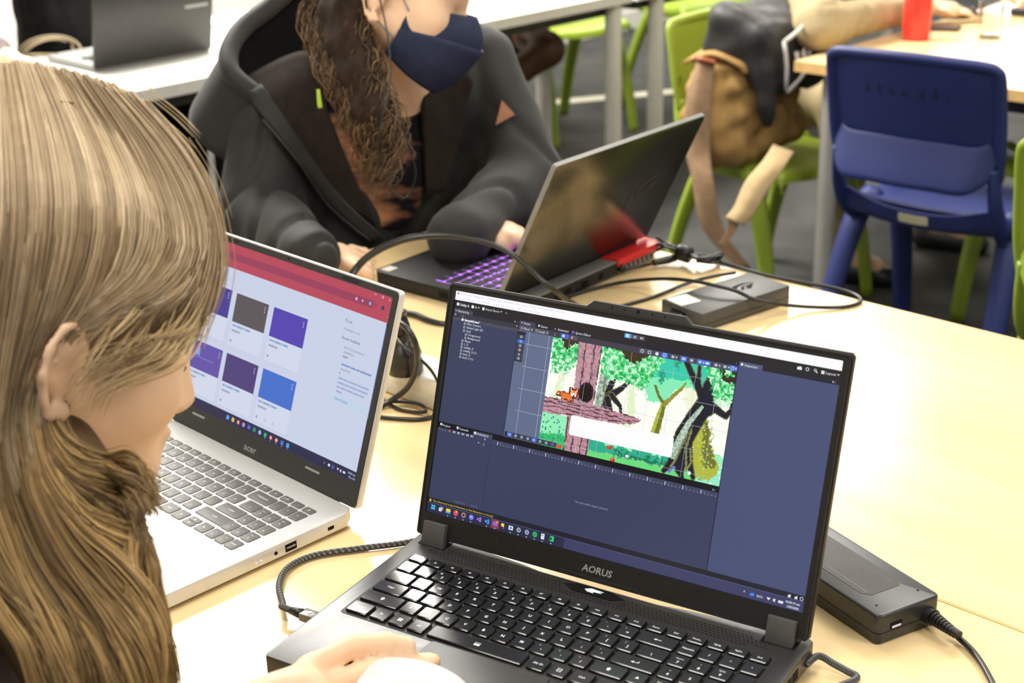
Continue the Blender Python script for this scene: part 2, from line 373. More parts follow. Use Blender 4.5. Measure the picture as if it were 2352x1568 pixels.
# ================================================================== keyboards
K = .01905
def keycap(w, d, h=.0022, tap=.0009, rad=.0016):
    """low key: flat dished top, sloping sides"""
    b = rrect(-w / 2, w / 2, -d / 2, d / 2, rad, 2); t = rrect(-w / 2 + tap, w / 2 - tap, -d / 2 + tap, d / 2 - tap, rad * .8, 2); n = len(b)
    v = [(x, y, 0) for x, y in b] + [(x, y, h * .75) for x, y in b] + [(x, y, h) for x, y in t]
    f = [tuple(reversed(range(n)))] + [(i, (i + 1) % n, n + (i + 1) % n, n + i) for i in range(n)] + [(n + i, n + (i + 1) % n, 2 * n + (i + 1) % n, 2 * n + i) for i in range(n)] + [tuple(2 * n + i for i in range(n))]
    return v, f
_km = {}
def key(parent, u, v, w, d, z, legend, m, ml, size=.0062, slope=0., kind='a', h=.0022, bold=.02):
    k = (round(w, 5), round(d, 5), m.name, h)
    if k not in _km: _km[k] = mesh('key', keycap(w, d, h), m, auto=25)
    o = link('key', _km[k], parent, (u, v, z), (slope, 0, 0))
    if legend:
        k2 = ('L', legend, size, ml.name, kind)
        if k2 not in _km:
            if legend in GLYPH: g = GLYPH[legend](size)
            elif len(legend) == 2 and kind == 'two': g = join(mv(ctext(legend[0], size * .62), (-.003, .0036, 0)), mv(ctext(legend[1], size, bold=bold), (0.0008, -.0018, 0)))
            elif '|' in legend: a, b = legend.split('|'); g = join(mv(ctext(a, size * .6), (0, .0028, 0)), mv(ctext(b, size, bold=bold), (0, -.0026, 0)))
            else: g = ctext(legend, size, bold=bold if len(legend) < 3 else .01)
            _km[k2] = mesh('legend', g, ml)
        link('legend', _km[k2], o, (0, 0, h + .00006))
    return o
def poly2(p): return [(x, y, 0.) for x, y in p], [tuple(range(len(p)))]
GLYPH = {
 '@win': lambda s: join(*[poly2([(x, y), (x + s * .42, y), (x + s * .42, y + s * .42), (x, y + s * .42)]) for x in (-s * .46, s * .04) for y in (-s * .46, s * .04)]),
 '@shift': lambda s: poly2([(-s * .25, -s * .5), (s * .25, -s * .5), (s * .25, -s * .05), (s * .5, -s * .05), (0, s * .5), (-s * .5, -s * .05), (-s * .25, -s * .05)]),
 '@left': lambda s: join(poly2([(-s * .8, 0), (-s * .2, -s * .3), (-s * .2, s * .3)]), poly2([(-s * .3, -s * .07), (s * .8, -s * .07), (s * .8, s * .07), (-s * .3, s * .07)])),
 '@enter': lambda s: join(poly2([(-s * .8, -s * .1), (-s * .2, -s * .4), (-s * .2, s * .2)]), poly2([(-s * .3, -s * .17), (s * .8, -s * .17), (s * .8, -s * .03), (-s * .3, -s * .03)]), poly2([(s * .66, -s * .05), (s * .8, -s * .05), (s * .8, s * .45), (s * .66, s * .45)])),
 '@up': lambda s: poly2([(-s * .4, -s * .3), (s * .4, -s * .3), (0, s * .4)]), '@dn': lambda s: poly2([(-s * .4, s * .3), (0, -s * .4), (s * .4, s * .3)]),
 '@lt': lambda s: poly2([(s * .3, -s * .4), (s * .3, s * .4), (-s * .4, 0)]), '@rt': lambda s: poly2([(-s * .3, s * .4), (-s * .3, -s * .4), (s * .4, 0)]),
 '@menu': lambda s: join(poly2([(-s * .45, -s * .5), (s * .45, -s * .5), (s * .45, -s * .38), (-s * .45, -s * .38)]), poly2([(-s * .45, s * .38), (s * .45, s * .38), (s * .45, s * .5), (-s * .45, s * .5)]), poly2([(-s * .45, -s * .38), (-s * .33, -s * .38), (-s * .33, s * .38), (-s * .45, s * .38)]), poly2([(s * .33, -s * .38), (s * .45, -s * .38), (s * .45, s * .38), (s * .33, s * .38)]), poly2([(-s * .2, -s * .06), (s * .2, -s * .06), (s * .2, s * .06), (-s * .2, s * .06)])),
 '@crown': lambda s: join(poly2([(-s * .6, -s * .5), (s * .6, -s * .5), (s * .6, 0), (-s * .6, 0)]), *[poly2([(x - s * .05 + x * .2, s * .12), (x + s * .05 + x * .2, s * .12), (x + s * .05 + x * .45, s * .5), (x - s * .05 + x * .45, s * .5)]) for x in (-s * .4, -s * .13, s * .13, s * .4)]),
 '@pow': lambda s: join(*[poly2([(math.cos(t) * s * .5, math.sin(t) * s * .5), (math.cos(t + .42) * s * .5, math.sin(t + .42) * s * .5), (math.cos(t + .42) * s * .36, math.sin(t + .42) * s * .36), (math.cos(t) * s * .36, math.sin(t) * s * .36)][::-1]) for t in np.arange(0, 6.28, .42)], poly2([(-s * .06, -s * .1), (s * .06, -s * .1), (s * .06, s * .25), (-s * .06, s * .25)])),
}
def layout_main():
    """rows of (legend, centre in key units right of Q, width, row)"""
    L = []
    for i, (a) in enumerate(['~`', '!1', '@2', '#3', '$4', '%5', '^6', '&7', '*8', '(9', ')0', '_-', '+=']): L.append((a, i - 1.5, 1, 1, 'two'))
    L.append(('@left', 12, 2, 1, 'a')); L.append(('Tab', -1.25, 1.5, 0, 's'))
    for i, a in enumerate('QWERTYUIOP'): L.append((a, i, 1, 0, 'a'))
    L += [('{[', 10, 1, 0, 'two'), ('}]', 11, 1, 0, 'two'), ('|\\', 12.25, 1.5, 0, 'a2'), ('Caps', -1.125, 1.75, -1, 's')]
    for i, a in enumerate('ASDFGHJKL'): L.append((a, i + .25, 1, -1, 'a'))
    L += [(':;', 9.25, 1, -1, 'two'), ('"\'', 10.25, 1, -1, 'two'), ('@enter', 11.875, 2.25, -1, 'a'), ('@shift', -.875, 2.25, -2, 'a')]
    for i, a in enumerate('ZXCVBNM'): L.append((a, i + .75, 1, -2, 'a'))
    L += [('<,', 7.75, 1, -2, 'two'), ('>.', 8.75, 1, -2, 'two'), ('?/', 9.75, 1, -2, 'two')]
    return L

# ================================================================== black laptop showing the game editor
M_alu = mat('black_deck', (.03, .03, .028), .3, .65, var=.12, vscale=200, bump=.08, bscale=2500)
M_key = mat('glossy_black_key', (.006, .006, .006), .16, .5, var=.3, vscale=60)
M_well = mat('key_well', (.03, .03, .028), .5, .4, var=.3, vscale=400)
M_leg = mat('white_legend', (.75, .75, .74), .6, .2, emit=(.9, .95, 1), estr=.2, var=.01)
M_bez = mat('black_bezel', (.011, .0105, .009), .5, .45, var=.25, vscale=250, bump=.1, bscale=2500)
M_hinge = mat('hinge_cover', (.075, .074, .07), .5, .4, var=.08)
M_dark = mat('dark_opening', (.003, .003, .003), .7, .2)
M_silver = mat('silver_print', (.32, .32, .3), .35, .5, var=.03)
LA = empty('gaming_laptop', (-.766, .901, TZ), .2129, 'black gaming laptop in front with a forest game open in an editor', 'laptop')
zf, zb = .0223, .0252; SLP = (zb - zf) / .235
ztop = lambda v: zb + SLP * v
outl = [(-.2, -.231), (-.197, -.235), (.197, -.235), (.2, -.231), (.2, .004), (.181, .0165), (.15, .0165), (.146, .0035), (.085, -.0015), (.06, -.0055), (-.06, -.0055), (-.085, -.0015), (-.146, .0035), (-.15, .0165), (-.181, .0165), (-.2, .004)]
g = prism(outl, .004, .0245, .0012); g = ([(x, y, z if z < .006 else (z - .0245) + (ztop(y) if z > .02 else .0245)) for x, y, z in g[0]], g[1])
obj('base', g, M_alu, LA, auto=30)
obj('bottom_tray', prism([(x * .965, y * .965 - .003) for x, y in outl], .0016, .0045), M_blackpl, LA)
for x, y in ((-.16, -.2), (.16, -.2), (-.16, -.03), (.16, -.03)): obj('rubber_foot', box(x - .03, x + .03, y - .006, y + .006, 0, .0025, .001), M_blackpl, LA)
UQ, VQ = -.1425, -.0794
rot = math.atan(SLP)
def deck(poly, name, m, dz, parent=LA, th=.0004):
    g = prism(poly, 0, th); g = ([(x, y, z + ztop(y) + dz) for x, y, z in g[0]], g[1]); return obj(name, g, m, parent)
deck(rrect(UQ - 2.15 * K, UQ + 17.15 * K, VQ - 3.7 * K, VQ + 2.3 * K, .003), 'key_well', M_well, -.00005)
# vent grille holes along the top of the deck
hol = []
for i in range(88):
    for j in range(5):
        x = -.172 + i * .0039 + (j % 2) * .0019; y = -.0285 + j * .0036
        if abs(x) < .03 and y > -.024: continue
        if (i < 4 or i > 83) and j in (0, 4): continue
        hol.append((([(x - .0012, y - .0005, ztop(y) + .00012), (x + .0012, y - .0005, ztop(y) + .00012), (x + .0012, y + .0005, ztop(y) + .00012), (x - .0012, y + .0005, ztop(y) + .00012)]), [(0, 1, 2, 3)]))
tag(obj('vent_grille', join(*hol), M_dark, LA), kind='stuff')
deck([(-.031, -.014), (-.02, -.0085), (.016, -.0085), (.031, -.014), (.02, -.021), (-.018, -.021)], 'badge', M_dark, .0002)
lg = deck([(-.009, -.0145), (-.004, -.0115), (.009, -.0125), (.002, -.0135), (.008, -.0148), (-.001, -.0155), (.001, -.0175), (-.006, -.0168)], 'emblem', mat('lit_emblem', (.8, .9, 1), .4, emit=(.75, .88, 1), estr=1.1), .0006)
ROWV = {2: VQ + 1.88 * K, 1: VQ + K, 0: VQ, -1: VQ - K, -2: VQ - 2 * K, -3: VQ - 3.1 * K}
def akey(leg, c, w, row, kind, d=.0168):
    v = ROWV[row]; size = .0046
    if kind == 's': size = .0036
    if row == 2: size = .003; d = .0112
    if leg in GLYPH: size = .0046
    if row == -3 and len(leg) > 1 and not leg.startswith('@'): size = .0036
    key(LA, UQ + c * K, v, w * K - .0022, d, ztop(v) + .0004, leg, M_key, M_leg, size, rot, kind if kind == 'two' else 'a', h=.0026)
for i, a in enumerate(['Esc', 'F1', 'F2', 'F3', 'F4', 'F5', 'F6', 'F7', 'F8', 'F9', 'F10', 'F11', 'F12', 'Pause', 'Del', 'Home', 'PgUp', 'PgDn', 'End']): akey(a, i - 1.5, 1, 2, 'a')
for q in layout_main(): akey(q[0], q[1], q[2], q[3], q[4])
for i, a in enumerate(['NumLk', '/', '*', '-']): akey(a, 13.5 + i, 1, 1, 's' if i == 0 else 'a')
for j, rr in enumerate((['Home|7', '^|8', 'PgUp|9'], ['<|4', '5', '>|6'], ['End|1', 'v|2', 'PgDn|3'])):
    for i, a in enumerate(rr): akey(a, 13.5 + i, 1, -j, 'a')
v = (ROWV[0] + ROWV[-1]) / 2; key(LA, UQ + 16.5 * K, v, K - .0022, 2 * K - .0022, ztop(v) + .0004, '+', M_key, M_leg, .0046, rot)
v = (ROWV[-2] + ROWV[-3]) / 2; key(LA, UQ + 16.5 * K, v, K - .0022, 2 * K - .0022, ztop(v) + .0004, 'Enter', M_key, M_leg, .0036, rot)
akey('@shift', 11.125, 1.75, -2, 'a'); akey('@up', 12.5, 1, -2, 'a')
for a, c, w in [('Ctrl', -1.35, 1.3), ('Fn', -.15, 1), ('@win', .9, 1), ('Alt', 1.95, 1), ('@crown', 5.1, 5.1), ('Alt Gr', 8.25, 1), ('@menu', 9.3, 1), ('Ctrl', 10.4, 1.15), ('@lt', 11.5, 1), ('@dn', 12.5, 1), ('@rt', 13.5, 1), ('Ins|0', 14.5, 1), ('.', 15.5, 1)]: akey(a, c, w, -3, 'a')
deck(rrect(-.085, .033, -.222, -.1485, .004), 'trackpad_rim', M_dark, .00005, th=.0002)
deck(rrect(-.0845, .0325, -.2215, -.149, .0038), 'trackpad', M_alu, .0003, th=.0003)
# right side: exhaust slots; left: ports
for i in range(6):
    y = -.03 - i * .0145; obj('exhaust_slot', box(.1996, .2004, y - .0115, y, .009, .0185), M_dark, LA)
obj('usb_port', box(-.2004, -.1996, -.162, -.148, .009, .015), M_dark, LA)
# lid
def lid_frame(u, s0, ang, zh):
    e = V3(0, math.cos(ang), math.sin(ang)); n = V3(0, -math.sin(ang), math.cos(ang))
    return frame(V3(u, 0, zh) + e * s0, V3(1, 0, 0), e, n)
ANG = 1.2514; zh = zb + .0268
LMA = lid_frame(0, 0, ANG, zh)
lidA = obj('lid', prism([(-.199, -.020), (-.196, -.0235), (.196, -.0235), (.199, -.020), (.199, .2195), (.196, .2225), (.052, .2225), (.045, .2285), (-.045, .2285), (-.052, .2225), (-.196, .2225), (-.199, .2195)], -.0085, -.0012, .0012), M_bez, LA, auto=30)
lidA.matrix_local = Matrix(LMA.tolist())
# raised bezel around the panel
def ringg(o, i, z0, z1):
    n = len(o); v = [(x, y, z0) for x, y in o] + [(x, y, z1) for x, y in o] + [(x, y, z1) for x, y in i] + [(x, y, z0) for x, y in i]
    f = []
    for a in range(n):
        b = (a + 1) % n
        for k in range(4): f.append((k * n + a, k * n + b, ((k + 1) % 4) * n + b, ((k + 1) % 4) * n + a))
    return v, f
obj('bezel', ringg(rrect(-.1975, .1975, -.0222, .221, .003, 3), rrect(-.1912, .1912, -.0002, .2152, .0012, 3), -.0012, .0011), M_bez, lidA, auto=30)
obj('gasket', ringg(rrect(-.1975, .1975, -.0222, .221, .003, 3), rrect(-.1958, .1958, -.0205, .2193, .0025, 3), .0011, .0018), M_blackpl, lidA, auto=30)
obj('bezel_tab', prism([(-.044, -.0222), (.044, -.0222), (.040, -.0185), (-.040, -.0185)], .0011, .0021, .0003), M_bez, lidA)
obj('maker_name', mv(ctext('AORUS', .0088, bold=.025, shear=.15, sx=1.05), (-.002, -.0115, .0012)), M_silver, lidA)
for x in (-.026, -.014, 0, .014, .026): obj('camera_hole', lathe([(.0008 if x else .0016, 0), (.0008 if x else .0016, .0003)], 10), M_dark, lidA, (x, .2252, -.0012))
for u in (-.176, .176):
    hg = obj('hinge', prism([(-.0125, -.031), (.0125, -.031), (.0125, -.0075), (-.0125, -.0075)], -.006, .0065, .0012), M_hinge, LA, auto=30)
    hg.matrix_local = Matrix(lid_frame(u, 0, ANG, zh).tolist())
    deck(rrect(u - .0155, u + .0155, -.0165, .008, .001), 'hinge_well', M_dark, .00008, th=.0001)

# ---------------- picture on the screen
F = Flat(.382, .215)
PAN, PAN2, TABC, BLK, TXT = (58, 64, 92), (66, 72, 98), (66, 68, 86), (24, 24, 32), (225, 228, 235)  # panel tones have the haze of screen reflections mixed into the colour
F.rect(0, 0, 1920, 1080, PAN, 0)
F.rect(0, 0, 1920, 43, (252, 252, 255), 1)
F.disc(14, 11, 6, (150, 150, 190)); F.text(28, 16, 'Red Panda Platformer - SampleScene - Windows, Mac, Linux - Unity 6 (6000.0.23f1) <DX12>', 15, (190, 195, 225))
F.text(8, 37, 'File   Edit   Assets   GameObject   Component   Services   Jobs   Window   Help', 14, (205, 210, 232))
F.rect(0, 43, 1920, 82, (38, 36, 36), 1); F.rect(0, 82, 1920, 104, (36, 36, 44), 1)
F.disc(20, 62, 8, TXT); F.text(32, 68, 'Unity 6', 17, TXT, bold=.03); F.disc(103, 62, 8, TXT); F.text(115, 68, 'M', 15, TXT); F.poly([(132, 59), (142, 59), (137, 66)], TXT, 2)
F.rect(157, 55, 169, 69, TXT, 2); F.text(175, 67, 'Asset Store', 16, TXT); F.poly([(256, 58), (266, 58), (261, 65)], TXT, 2); F.text(284, 68, '~', 20, TXT)
F.rect(3, 83, 109, 104, TABC, 2); F.text(10, 99, '= Hierarchy', 16, TXT)
F.rect(0, 104, 366, 125, (56, 56, 66), 2); F.text(8, 119, '+', 20, TXT); F.text(48, 119, 'All', 13, (150, 150, 160)); F.text(340, 97, 'a  :', 15, TXT)
F.rect(0, 124, 366, 139, (74, 76, 92), 2); F.text(352, 116, 'o', 14, TXT)
def ent(x, y, t, b=0): F.ring(x, y - 4, 6.5, 1.8, (205, 208, 218), 3, 6); F.disc(x, y - 4, 1.6, (205, 208, 218), 3, 6); F.text(x + 12, y, t, 14.5, TXT, bold=b)
F.disc(57, 131, 7, TXT, 3); F.text(68, 136, 'SampleScene*', 15.5, (245, 245, 250), bold=.03)
for t, x, y in [('Main Camera', 72, 152), ('Global Light 2D', 72, 169), ('Grid', 72, 186), ('Foreground', 86, 202), ('Background', 86, 218), ('Player', 72, 234), ('1_0', 72, 250), ('middle_0', 72, 265), ('middle_0 (1)', 72, 281), ('back_0', 72, 297), ('back_0 (1)', 72, 313)]: ent(x, y, t)
F.rect(364, 82, 366.5, 634, (26, 26, 32), 3)
F.rect(366, 83, 453, 104, TABC, 2); F.disc(380, 92, 4.5, TXT); F.text(390, 98, 'Scene', 15.5, TXT); F.disc(472, 92, 5, TXT); F.text(481, 98, 'Game', 15.5, TXT); F.text(554, 98, '>  Animator', 15.5, TXT); F.rect(646, 86, 659, 99, (110, 95, 190), 2); F.text(665, 98, 'Sprite Editor', 15.5, TXT)
F.rect(366, 104, 1466, 129, (62, 62, 72), 2)
for x0, x1, t in [(372, 447, 'Pivot'), (452, 530, 'Local')]: F.rect(x0, 107, x1, 128, (84, 86, 102), 3); F.ring(x0 + 12, 117, 6, 2, (215, 170, 170), 4); F.text(x0 + 23, 123, t, 15, TXT, 4); F.poly([(x1 - 14, 115), (x1 - 5, 115), (x1 - 9.5, 121)], TXT, 4)
F.text(558, 123, '1', 15, TXT, 4)
F.rect(592, 107, 634, 128, (60, 110, 215), 3); F.rect(600, 111, 612, 123, TXT, 4); F.rect(640, 107, 680, 128, (84, 80, 94), 3); F.rect(646, 112, 656, 122, (220, 150, 150), 4)
F.rect(911, 52, 945, 72, (80, 160, 245), 2); F.disc(926, 62, 8, (200, 235, 255), 3); F.rect(947, 52, 979, 72, (88, 90, 104), 2); F.rect(958, 57, 961, 67, TXT, 3); F.rect(965, 57, 968, 67, TXT, 3); F.rect(981, 52, 1013, 72, (72, 74, 88), 2); F.poly([(990, 57), (990, 67), (999, 62)], TXT, 3); F.rect(1000, 57, 1003, 67, TXT, 3)
xs = [1008, 1044, 1081, 1119, 1160, 1211, 1250, 1290, 1324, 1366, 1408, 1442]
for i, x in enumerate(xs):
    on = i in (3, 5, 7, 8, 11); F.rect(x - 16, 106, x + (24 if i in (4, 7, 9, 10, 11) else 16), 128, (70, 115, 220) if on else (82, 84, 104), 3)
    if i == 5: F.text(x - 9, 122, '2D', 15, TXT, 4, bold=.04)
    elif i in (0, 1, 2, 3, 11): F.ring(x, 117, 8, 2.4 if i != 2 else 7.9, TXT, 4)
    elif i == 8: F.poly([(x - 11, 117), (x - 5, 112), (x + 5, 112), (x + 11, 117), (x + 5, 122), (x - 5, 122)], (220, 230, 255), 4)
    else: F.rect(x - 7, 112, x + 5, 122, (200, 204, 215), 4)
    if i in (4, 7, 9, 10, 11): F.poly([(x + 11, 115), (x + 21, 115), (x + 16, 121)], TXT, 4)
F.text(1455, 97, ':', 18, TXT)
F.rect(1469, 82, 1576, 104, (84, 90, 122), 2); F.disc(1482, 93, 6, TXT, 3); F.text(1494, 99, 'Inspector', 16, TXT); F.rect(1467, 104, 1920, 1008, (72, 80, 116), 1); F.rect(1464, 82, 1467.5, 1008, (22, 24, 34), 4)
F.disc(1732, 64, 6, TXT); F.disc(1740, 63, 8, TXT); F.rect(1727, 64, 1748, 70, TXT, 2); F.ring(1772, 62, 8, 2.5, TXT); F.ring(1806, 60, 6, 2.2, TXT); F.poly([(1809, 65), (1812, 62), (1818, 69), (1815, 72)], TXT, 2); F.rect(1833, 56, 1847, 70, TXT, 2); F.text(1852, 68, 'Layout', 16.5, TXT); F.poly([(1902, 59), (1912, 59), (1907, 66)], TXT, 2); F.text(1886, 98, 'a :', 17, TXT)
# scene view, left of the game area: grid
F.rect(366.5, 129, 556, 634, (98, 110, 140), 2)
GR = (186, 192, 206)
for x in (428, 533): F.rect(x, 129, x + 1.6, 634, GR, 3)
for y in (186, 291, 396, 501): F.rect(410, y, 556, y + 1.6, GR, 3)
F.rect(367, 133, 409, 275, (44, 46, 58), 5); F.rect(369, 135, 407, 145, (34, 36, 44), 6)
for i, y in enumerate((158, 180, 200, 220, 241, 260)): F.rect(370, y - 9, 406, y + 9, (62, 108, 205) if i == 1 else (64, 68, 84), 6); F.ring(388, y, 6, 2.2, TXT, 7, 4 if i in (1, 4) else 10)
# ---------------- the game picture, pixel by pixel (4 screen pixels each)
CW, CH, X0, Y0 = 228, 126, 554, 130
yy, xx = np.mgrid[0:CH, 0:CW]; SX, SY = X0 + 4 * xx + 2, Y0 + 4 * yy + 2
rs = np.random.RandomState(3)
def blocky(n): a = rs.rand(CH // n + 2, CW // n + 2); return np.kron(a, np.ones((n, n)))[:CH, :CW]
def blur(a, n):
    for _ in range(n): a = (a + np.roll(a, 1, 0) + np.roll(a, -1, 0) + np.roll(a, 1, 1) + np.roll(a, -1, 1)) / 5
    return a
nz2, nz4 = blocky(2), blur(blocky(4), 2)
jx = SX + (blocky(3) - .5) * 16; jy = SY + (blocky(3) - .5) * 16
def inside(P, x=None, y=None):
    x = jx if x is None else x; y = jy if y is None else y; r = np.zeros(x.shape, bool)
    for (a, b), (c, d) in zip(P, P[1:] + P[:1]):
        with np.errstate(divide='ignore', invalid='ignore'): r ^= ((b > y) != (d > y)) & (x < (c - a) * (y - b) / (d - b + 1e-9) + a)
    return r
img = np.zeros((CH, CW, 3)); img[:] = (252, 253, 244)
def put(mask, col): img[mask] = col
def seg(P, w, x=None, y=None):
    x = SX if x is None else x; y = SY if y is None else y; r = np.zeros(x.shape, bool); w = np.linspace(w[0], w[1], len(P)) if isinstance(w, tuple) else [w] * len(P)
    for (a, b), (c, d), wa, wb in zip(P, P[1:], w, w[1:]):
        t = np.clip(((x - a) * (c - a) + (y - b) * (d - b)) / ((c - a) ** 2 + (d - b) ** 2), 0, 1); r |= np.hypot(x - a - t * (c - a), y - b - t * (d - b)) < wa + (wb - wa) * t
    return r
# pale background trunks and foliage
put(seg([(600, 420), (618, 330), (650, 260)], 14, jx, jy), (228, 244, 196)); put(seg([(985, 460), (1000, 380), (985, 300), (1010, 260)], (22, 12), jx, jy), (226, 244, 200)); put(seg([(1290, 330), (1260, 240)], 30, jx, jy), (242, 247, 214))
put(inside([(1042, 264), (1084, 199), (1110, 150), (1310, 140), (1300, 235), (1230, 245), (1200, 262), (1138, 330), (1065, 322)]), (132, 240, 182))
put(inside([(1100, 128), (1400, 128), (1350, 250), (1300, 240), (1240, 205), (1160, 215), (1066, 216)]), (52, 205, 172))
put(inside([(1105, 200), (1130, 180), (1140, 230), (1118, 245)]) | inside([(1160, 130), (1200, 130), (1190, 165), (1170, 158)]), (46, 160, 130))
# low ground foliage
put(SY > 508 + 30 * nz4 + 20 * np.sin(SX / 60), (156, 240, 190)); put((SX < 700) & (SY > 478), (150, 240, 186))
put((SY > 545 + 40 * (nz4 - .3)) & (SX > 690) & (SX < 1240), (44, 176, 140)); put((SY > 585 + 40 * (nz2 - .5)) & (SX > 940) & (SX < 1220), (24, 126, 84))
put((SY > 606 + 18 * (blocky(3) - .5)), (104, 222, 122)); put((SX < 690) & (SY > 575 - (SX - 556) * .15 + 16 * nz2), (52, 190, 110))
put((SX > 1340) & (SY > 520 + 20 * blocky(3)), (150, 238, 200)); put((SX > 560) & (SX < 680) & (SY > 480) & (nz2 > .86), (40, 150, 130))
put((SY > 540) & (nz2 > .93) & (SX > 1300), (46, 178, 140)); put((SY > 520) & (nz2 > .95) & (SX > 1300), (240, 252, 240))
# olive trees
put(seg([(1128, 470), (1140, 380), (1150, 330)], (22, 12)), (176, 186, 62)); put(seg([(1134, 470), (1148, 380), (1152, 330), (1120, 300), (1096, 258)], (10, 6)), (112, 116, 46)); put(seg([(1152, 332), (1190, 285), (1222, 250), (1240, 218)], (11, 4)), (150, 142, 48))
put(seg([(1380, 560), (1352, 470), (1346, 370)], (64, 26), jx, jy), (178, 186, 64)); put(seg([(1400, 540), (1376, 470), (1362, 380)], (30, 12), jx, jy), (112, 118, 48)); put((nz2 > .8) & seg([(1390, 540), (1356, 380)], 40), (196, 206, 84))
# dark twisted trees
DK = (28, 30, 42)
gray = inside([(822, 250), (862, 250), (872, 410), (812, 414)], SX + 4 * (nz2 - .5), SY); put(gray, (186, 206, 190)); put(gray & (nz2 > .55), (144, 166, 148)); put(gray & (blocky(3) > .8), (116, 134, 112))
for P, w in [([(868, 405), (872, 330), (895, 240)], (18, 10)), ([(880, 345), (930, 305), (968, 265)], (16, 5)), ([(890, 340), (920, 365), (940, 380), (950, 410)], (12, 4)), ([(872, 360), (896, 410)], (14, 10))]: put(seg(P, (w[0] + 4, w[1] + 3)), (110, 112, 66)); put(seg(P, w), DK)
BT = [([(1228, 130), (1262, 178), (1292, 215), (1320, 260), (1335, 300)], (10, 18)), ([(1350, 165), (1345, 215), (1345, 290)], (10, 36)), ([(1345, 290), (1310, 360), (1270, 450), (1256, 540)], (38, 46)), ([(1250, 520), (1228, 580), (1195, 622)], (30, 8)), ([(1262, 530), (1270, 600), (1285, 632)], (34, 8)), ([(1290, 490), (1310, 560), (1338, 622)], (20, 8)), ([(1352, 330), (1390, 303), (1420, 318), (1445, 328), (1464, 300), (1462, 275)], (18, 5)), ([(1290, 140), (1296, 200), (1310, 250)], (6, 10))]
for P, w in BT: put(seg(P, (w[0] + 5, w[1] + 4)), (104, 108, 62))
for P, w in BT: put(seg(P, w), DK)
moss = seg([(1330, 310), (1280, 390), (1250, 470), (1232, 540)], (8, 22)); put(moss, (150, 176, 152)); put(moss & (nz2 > .55), (192, 212, 192)); put(seg([(1300, 400), (1262, 500)], 4), (90, 96, 60))
for P in ([(1298, 420), (1285, 500), (1300, 590)], [(1270, 470), (1245, 560), (1225, 600)], [(1305, 500), (1318, 560), (1300, 600)]): put(seg(P, 5), (128, 132, 82))
# leaves
lf = np.sin(SX / 9.0 + 3 * blocky(4)) * np.cos(SY / 8.0 + 3 * blocky(5)) + .6 * (nz2 - .5)
def leaves(mask, light=0.):
    put(mask, (64, 208, 112)); put(mask & (lf + light > .15), (150, 238, 176)); put(mask & (lf + light > .5), (196, 248, 210)); put(mask & (lf + light < -.45), (34, 168, 84))
put(inside([(555, 128), (1062, 128), (1062, 140), (1000, 185), (945, 180), (900, 150), (690, 190), (640, 180), (555, 140)], SX, SY), (62, 52, 26))
put(inside([(1360, 128), (1470, 128), (1470, 200), (1420, 190)], SX, SY), (58, 44, 26))
LA_ = inside([(555, 128), (602, 130), (620, 170), (690, 200), (690, 240), (650, 285), (564, 294)]); leaves(LA_, .1 * (SY > 230)); leaves(inside([(650, 150), (700, 140), (700, 200), (640, 190)]))
leaves(inside([(813, 128), (900, 128), (920, 150), (972, 186), (1054, 128), (1126, 132), (1090, 205), (1039, 290), (985, 270), (869, 272), (812, 245)]), .15)
leaves(inside([(1320, 128), (1390, 128), (1400, 170), (1470, 190), (1470, 262), (1380, 272), (1350, 190)])); leaves(inside([(1410, 128), (1450, 128), (1455, 155), (1420, 160)]))
put((SY > 215) & (SY < 330) & (SX < 690) & LA_ & (lf > .2), (215, 250, 222)); put(inside([(1385, 250), (1470, 245), (1470, 290), (1400, 290)]) & (nz2 > .4), (196, 246, 206))
# pink trunk, branch, hollow
TR, TD, TS = (194, 146, 156), (92, 64, 76), (168, 122, 136)
tk = inside([(689, 126), (811, 126), (808, 408), (700, 412)], SX + 4 * (blocky(3) - .5), SY) | inside([(684, 460), (810, 460), (814, 640), (688, 640)], SX + 4 * (blocky(3) - .5), SY)
put(tk, TR); put(tk & (nz2 > .78), TS)
for x in (690, 728, 774, 808): put(tk & (np.abs(SX + 6 * (blocky(4) - .5) - x) < 3.4), TD)
put(tk & (np.abs(SX - 751) < 20) & (blocky(2) > .86), (206, 160, 168))
br = inside([(530, 410), (620, 404), (727, 400), (830, 402), (940, 408), (1027, 414), (1056, 424), (1016, 448), (930, 462), (757, 470), (640, 478), (530, 484)], SX, SY + 6 * (blocky(3) - .5)); put(br, TR); put(br & (nz2 > .8), TS)
for y in (412, 430, 448, 466): put(br & (np.abs(SY + 10 * (blocky(6) - .5) - y - (SX - 560) * .01) < 2.6), TD)
hx, hy = SX - 762, SY - 352; put((hx / 38) ** 2 + (hy / 48) ** 2 < 1, (40, 28, 30)); put((hx / 30) ** 2 + (hy / 40) ** 2 < 1, (22, 15, 17))
# small orange long-tailed animal sprite on the branch
SPR = ["..............DDD....DDD...", "..............DWDDDDDDWD...", "..............DOWOOOOWOD...", "..............DOOWOOWOOD...", "......DDDD....DOWKWWKWOD...", "..DDDDOODODDDDDOWWWWWWD....", ".DOODOODOOOOOOODWWWDWWD....", "DOWDOODOOOOOOOOODDDDDD.....", "DDDDDDDOOOOOOOOOOODD.......", "....WWDOOODOOOODOOOD.......", "...WW.DDODDDDDOODDOD......."]
PAL = {'D': (110, 44, 24), 'O': (244, 122, 34), 'W': (250, 250, 246), 'K': (30, 20, 20)}
for j, row in enumerate(SPR):
    for i, ch in enumerate(row):
        if ch in PAL:
            a, b = (352 + j * 5.6 - Y0 - 8) / 4, (612 + i * 4.7 - X0) / 4; img[int(a):int(a + 1.9), int(b):int(b + 1.9)] = PAL[ch]
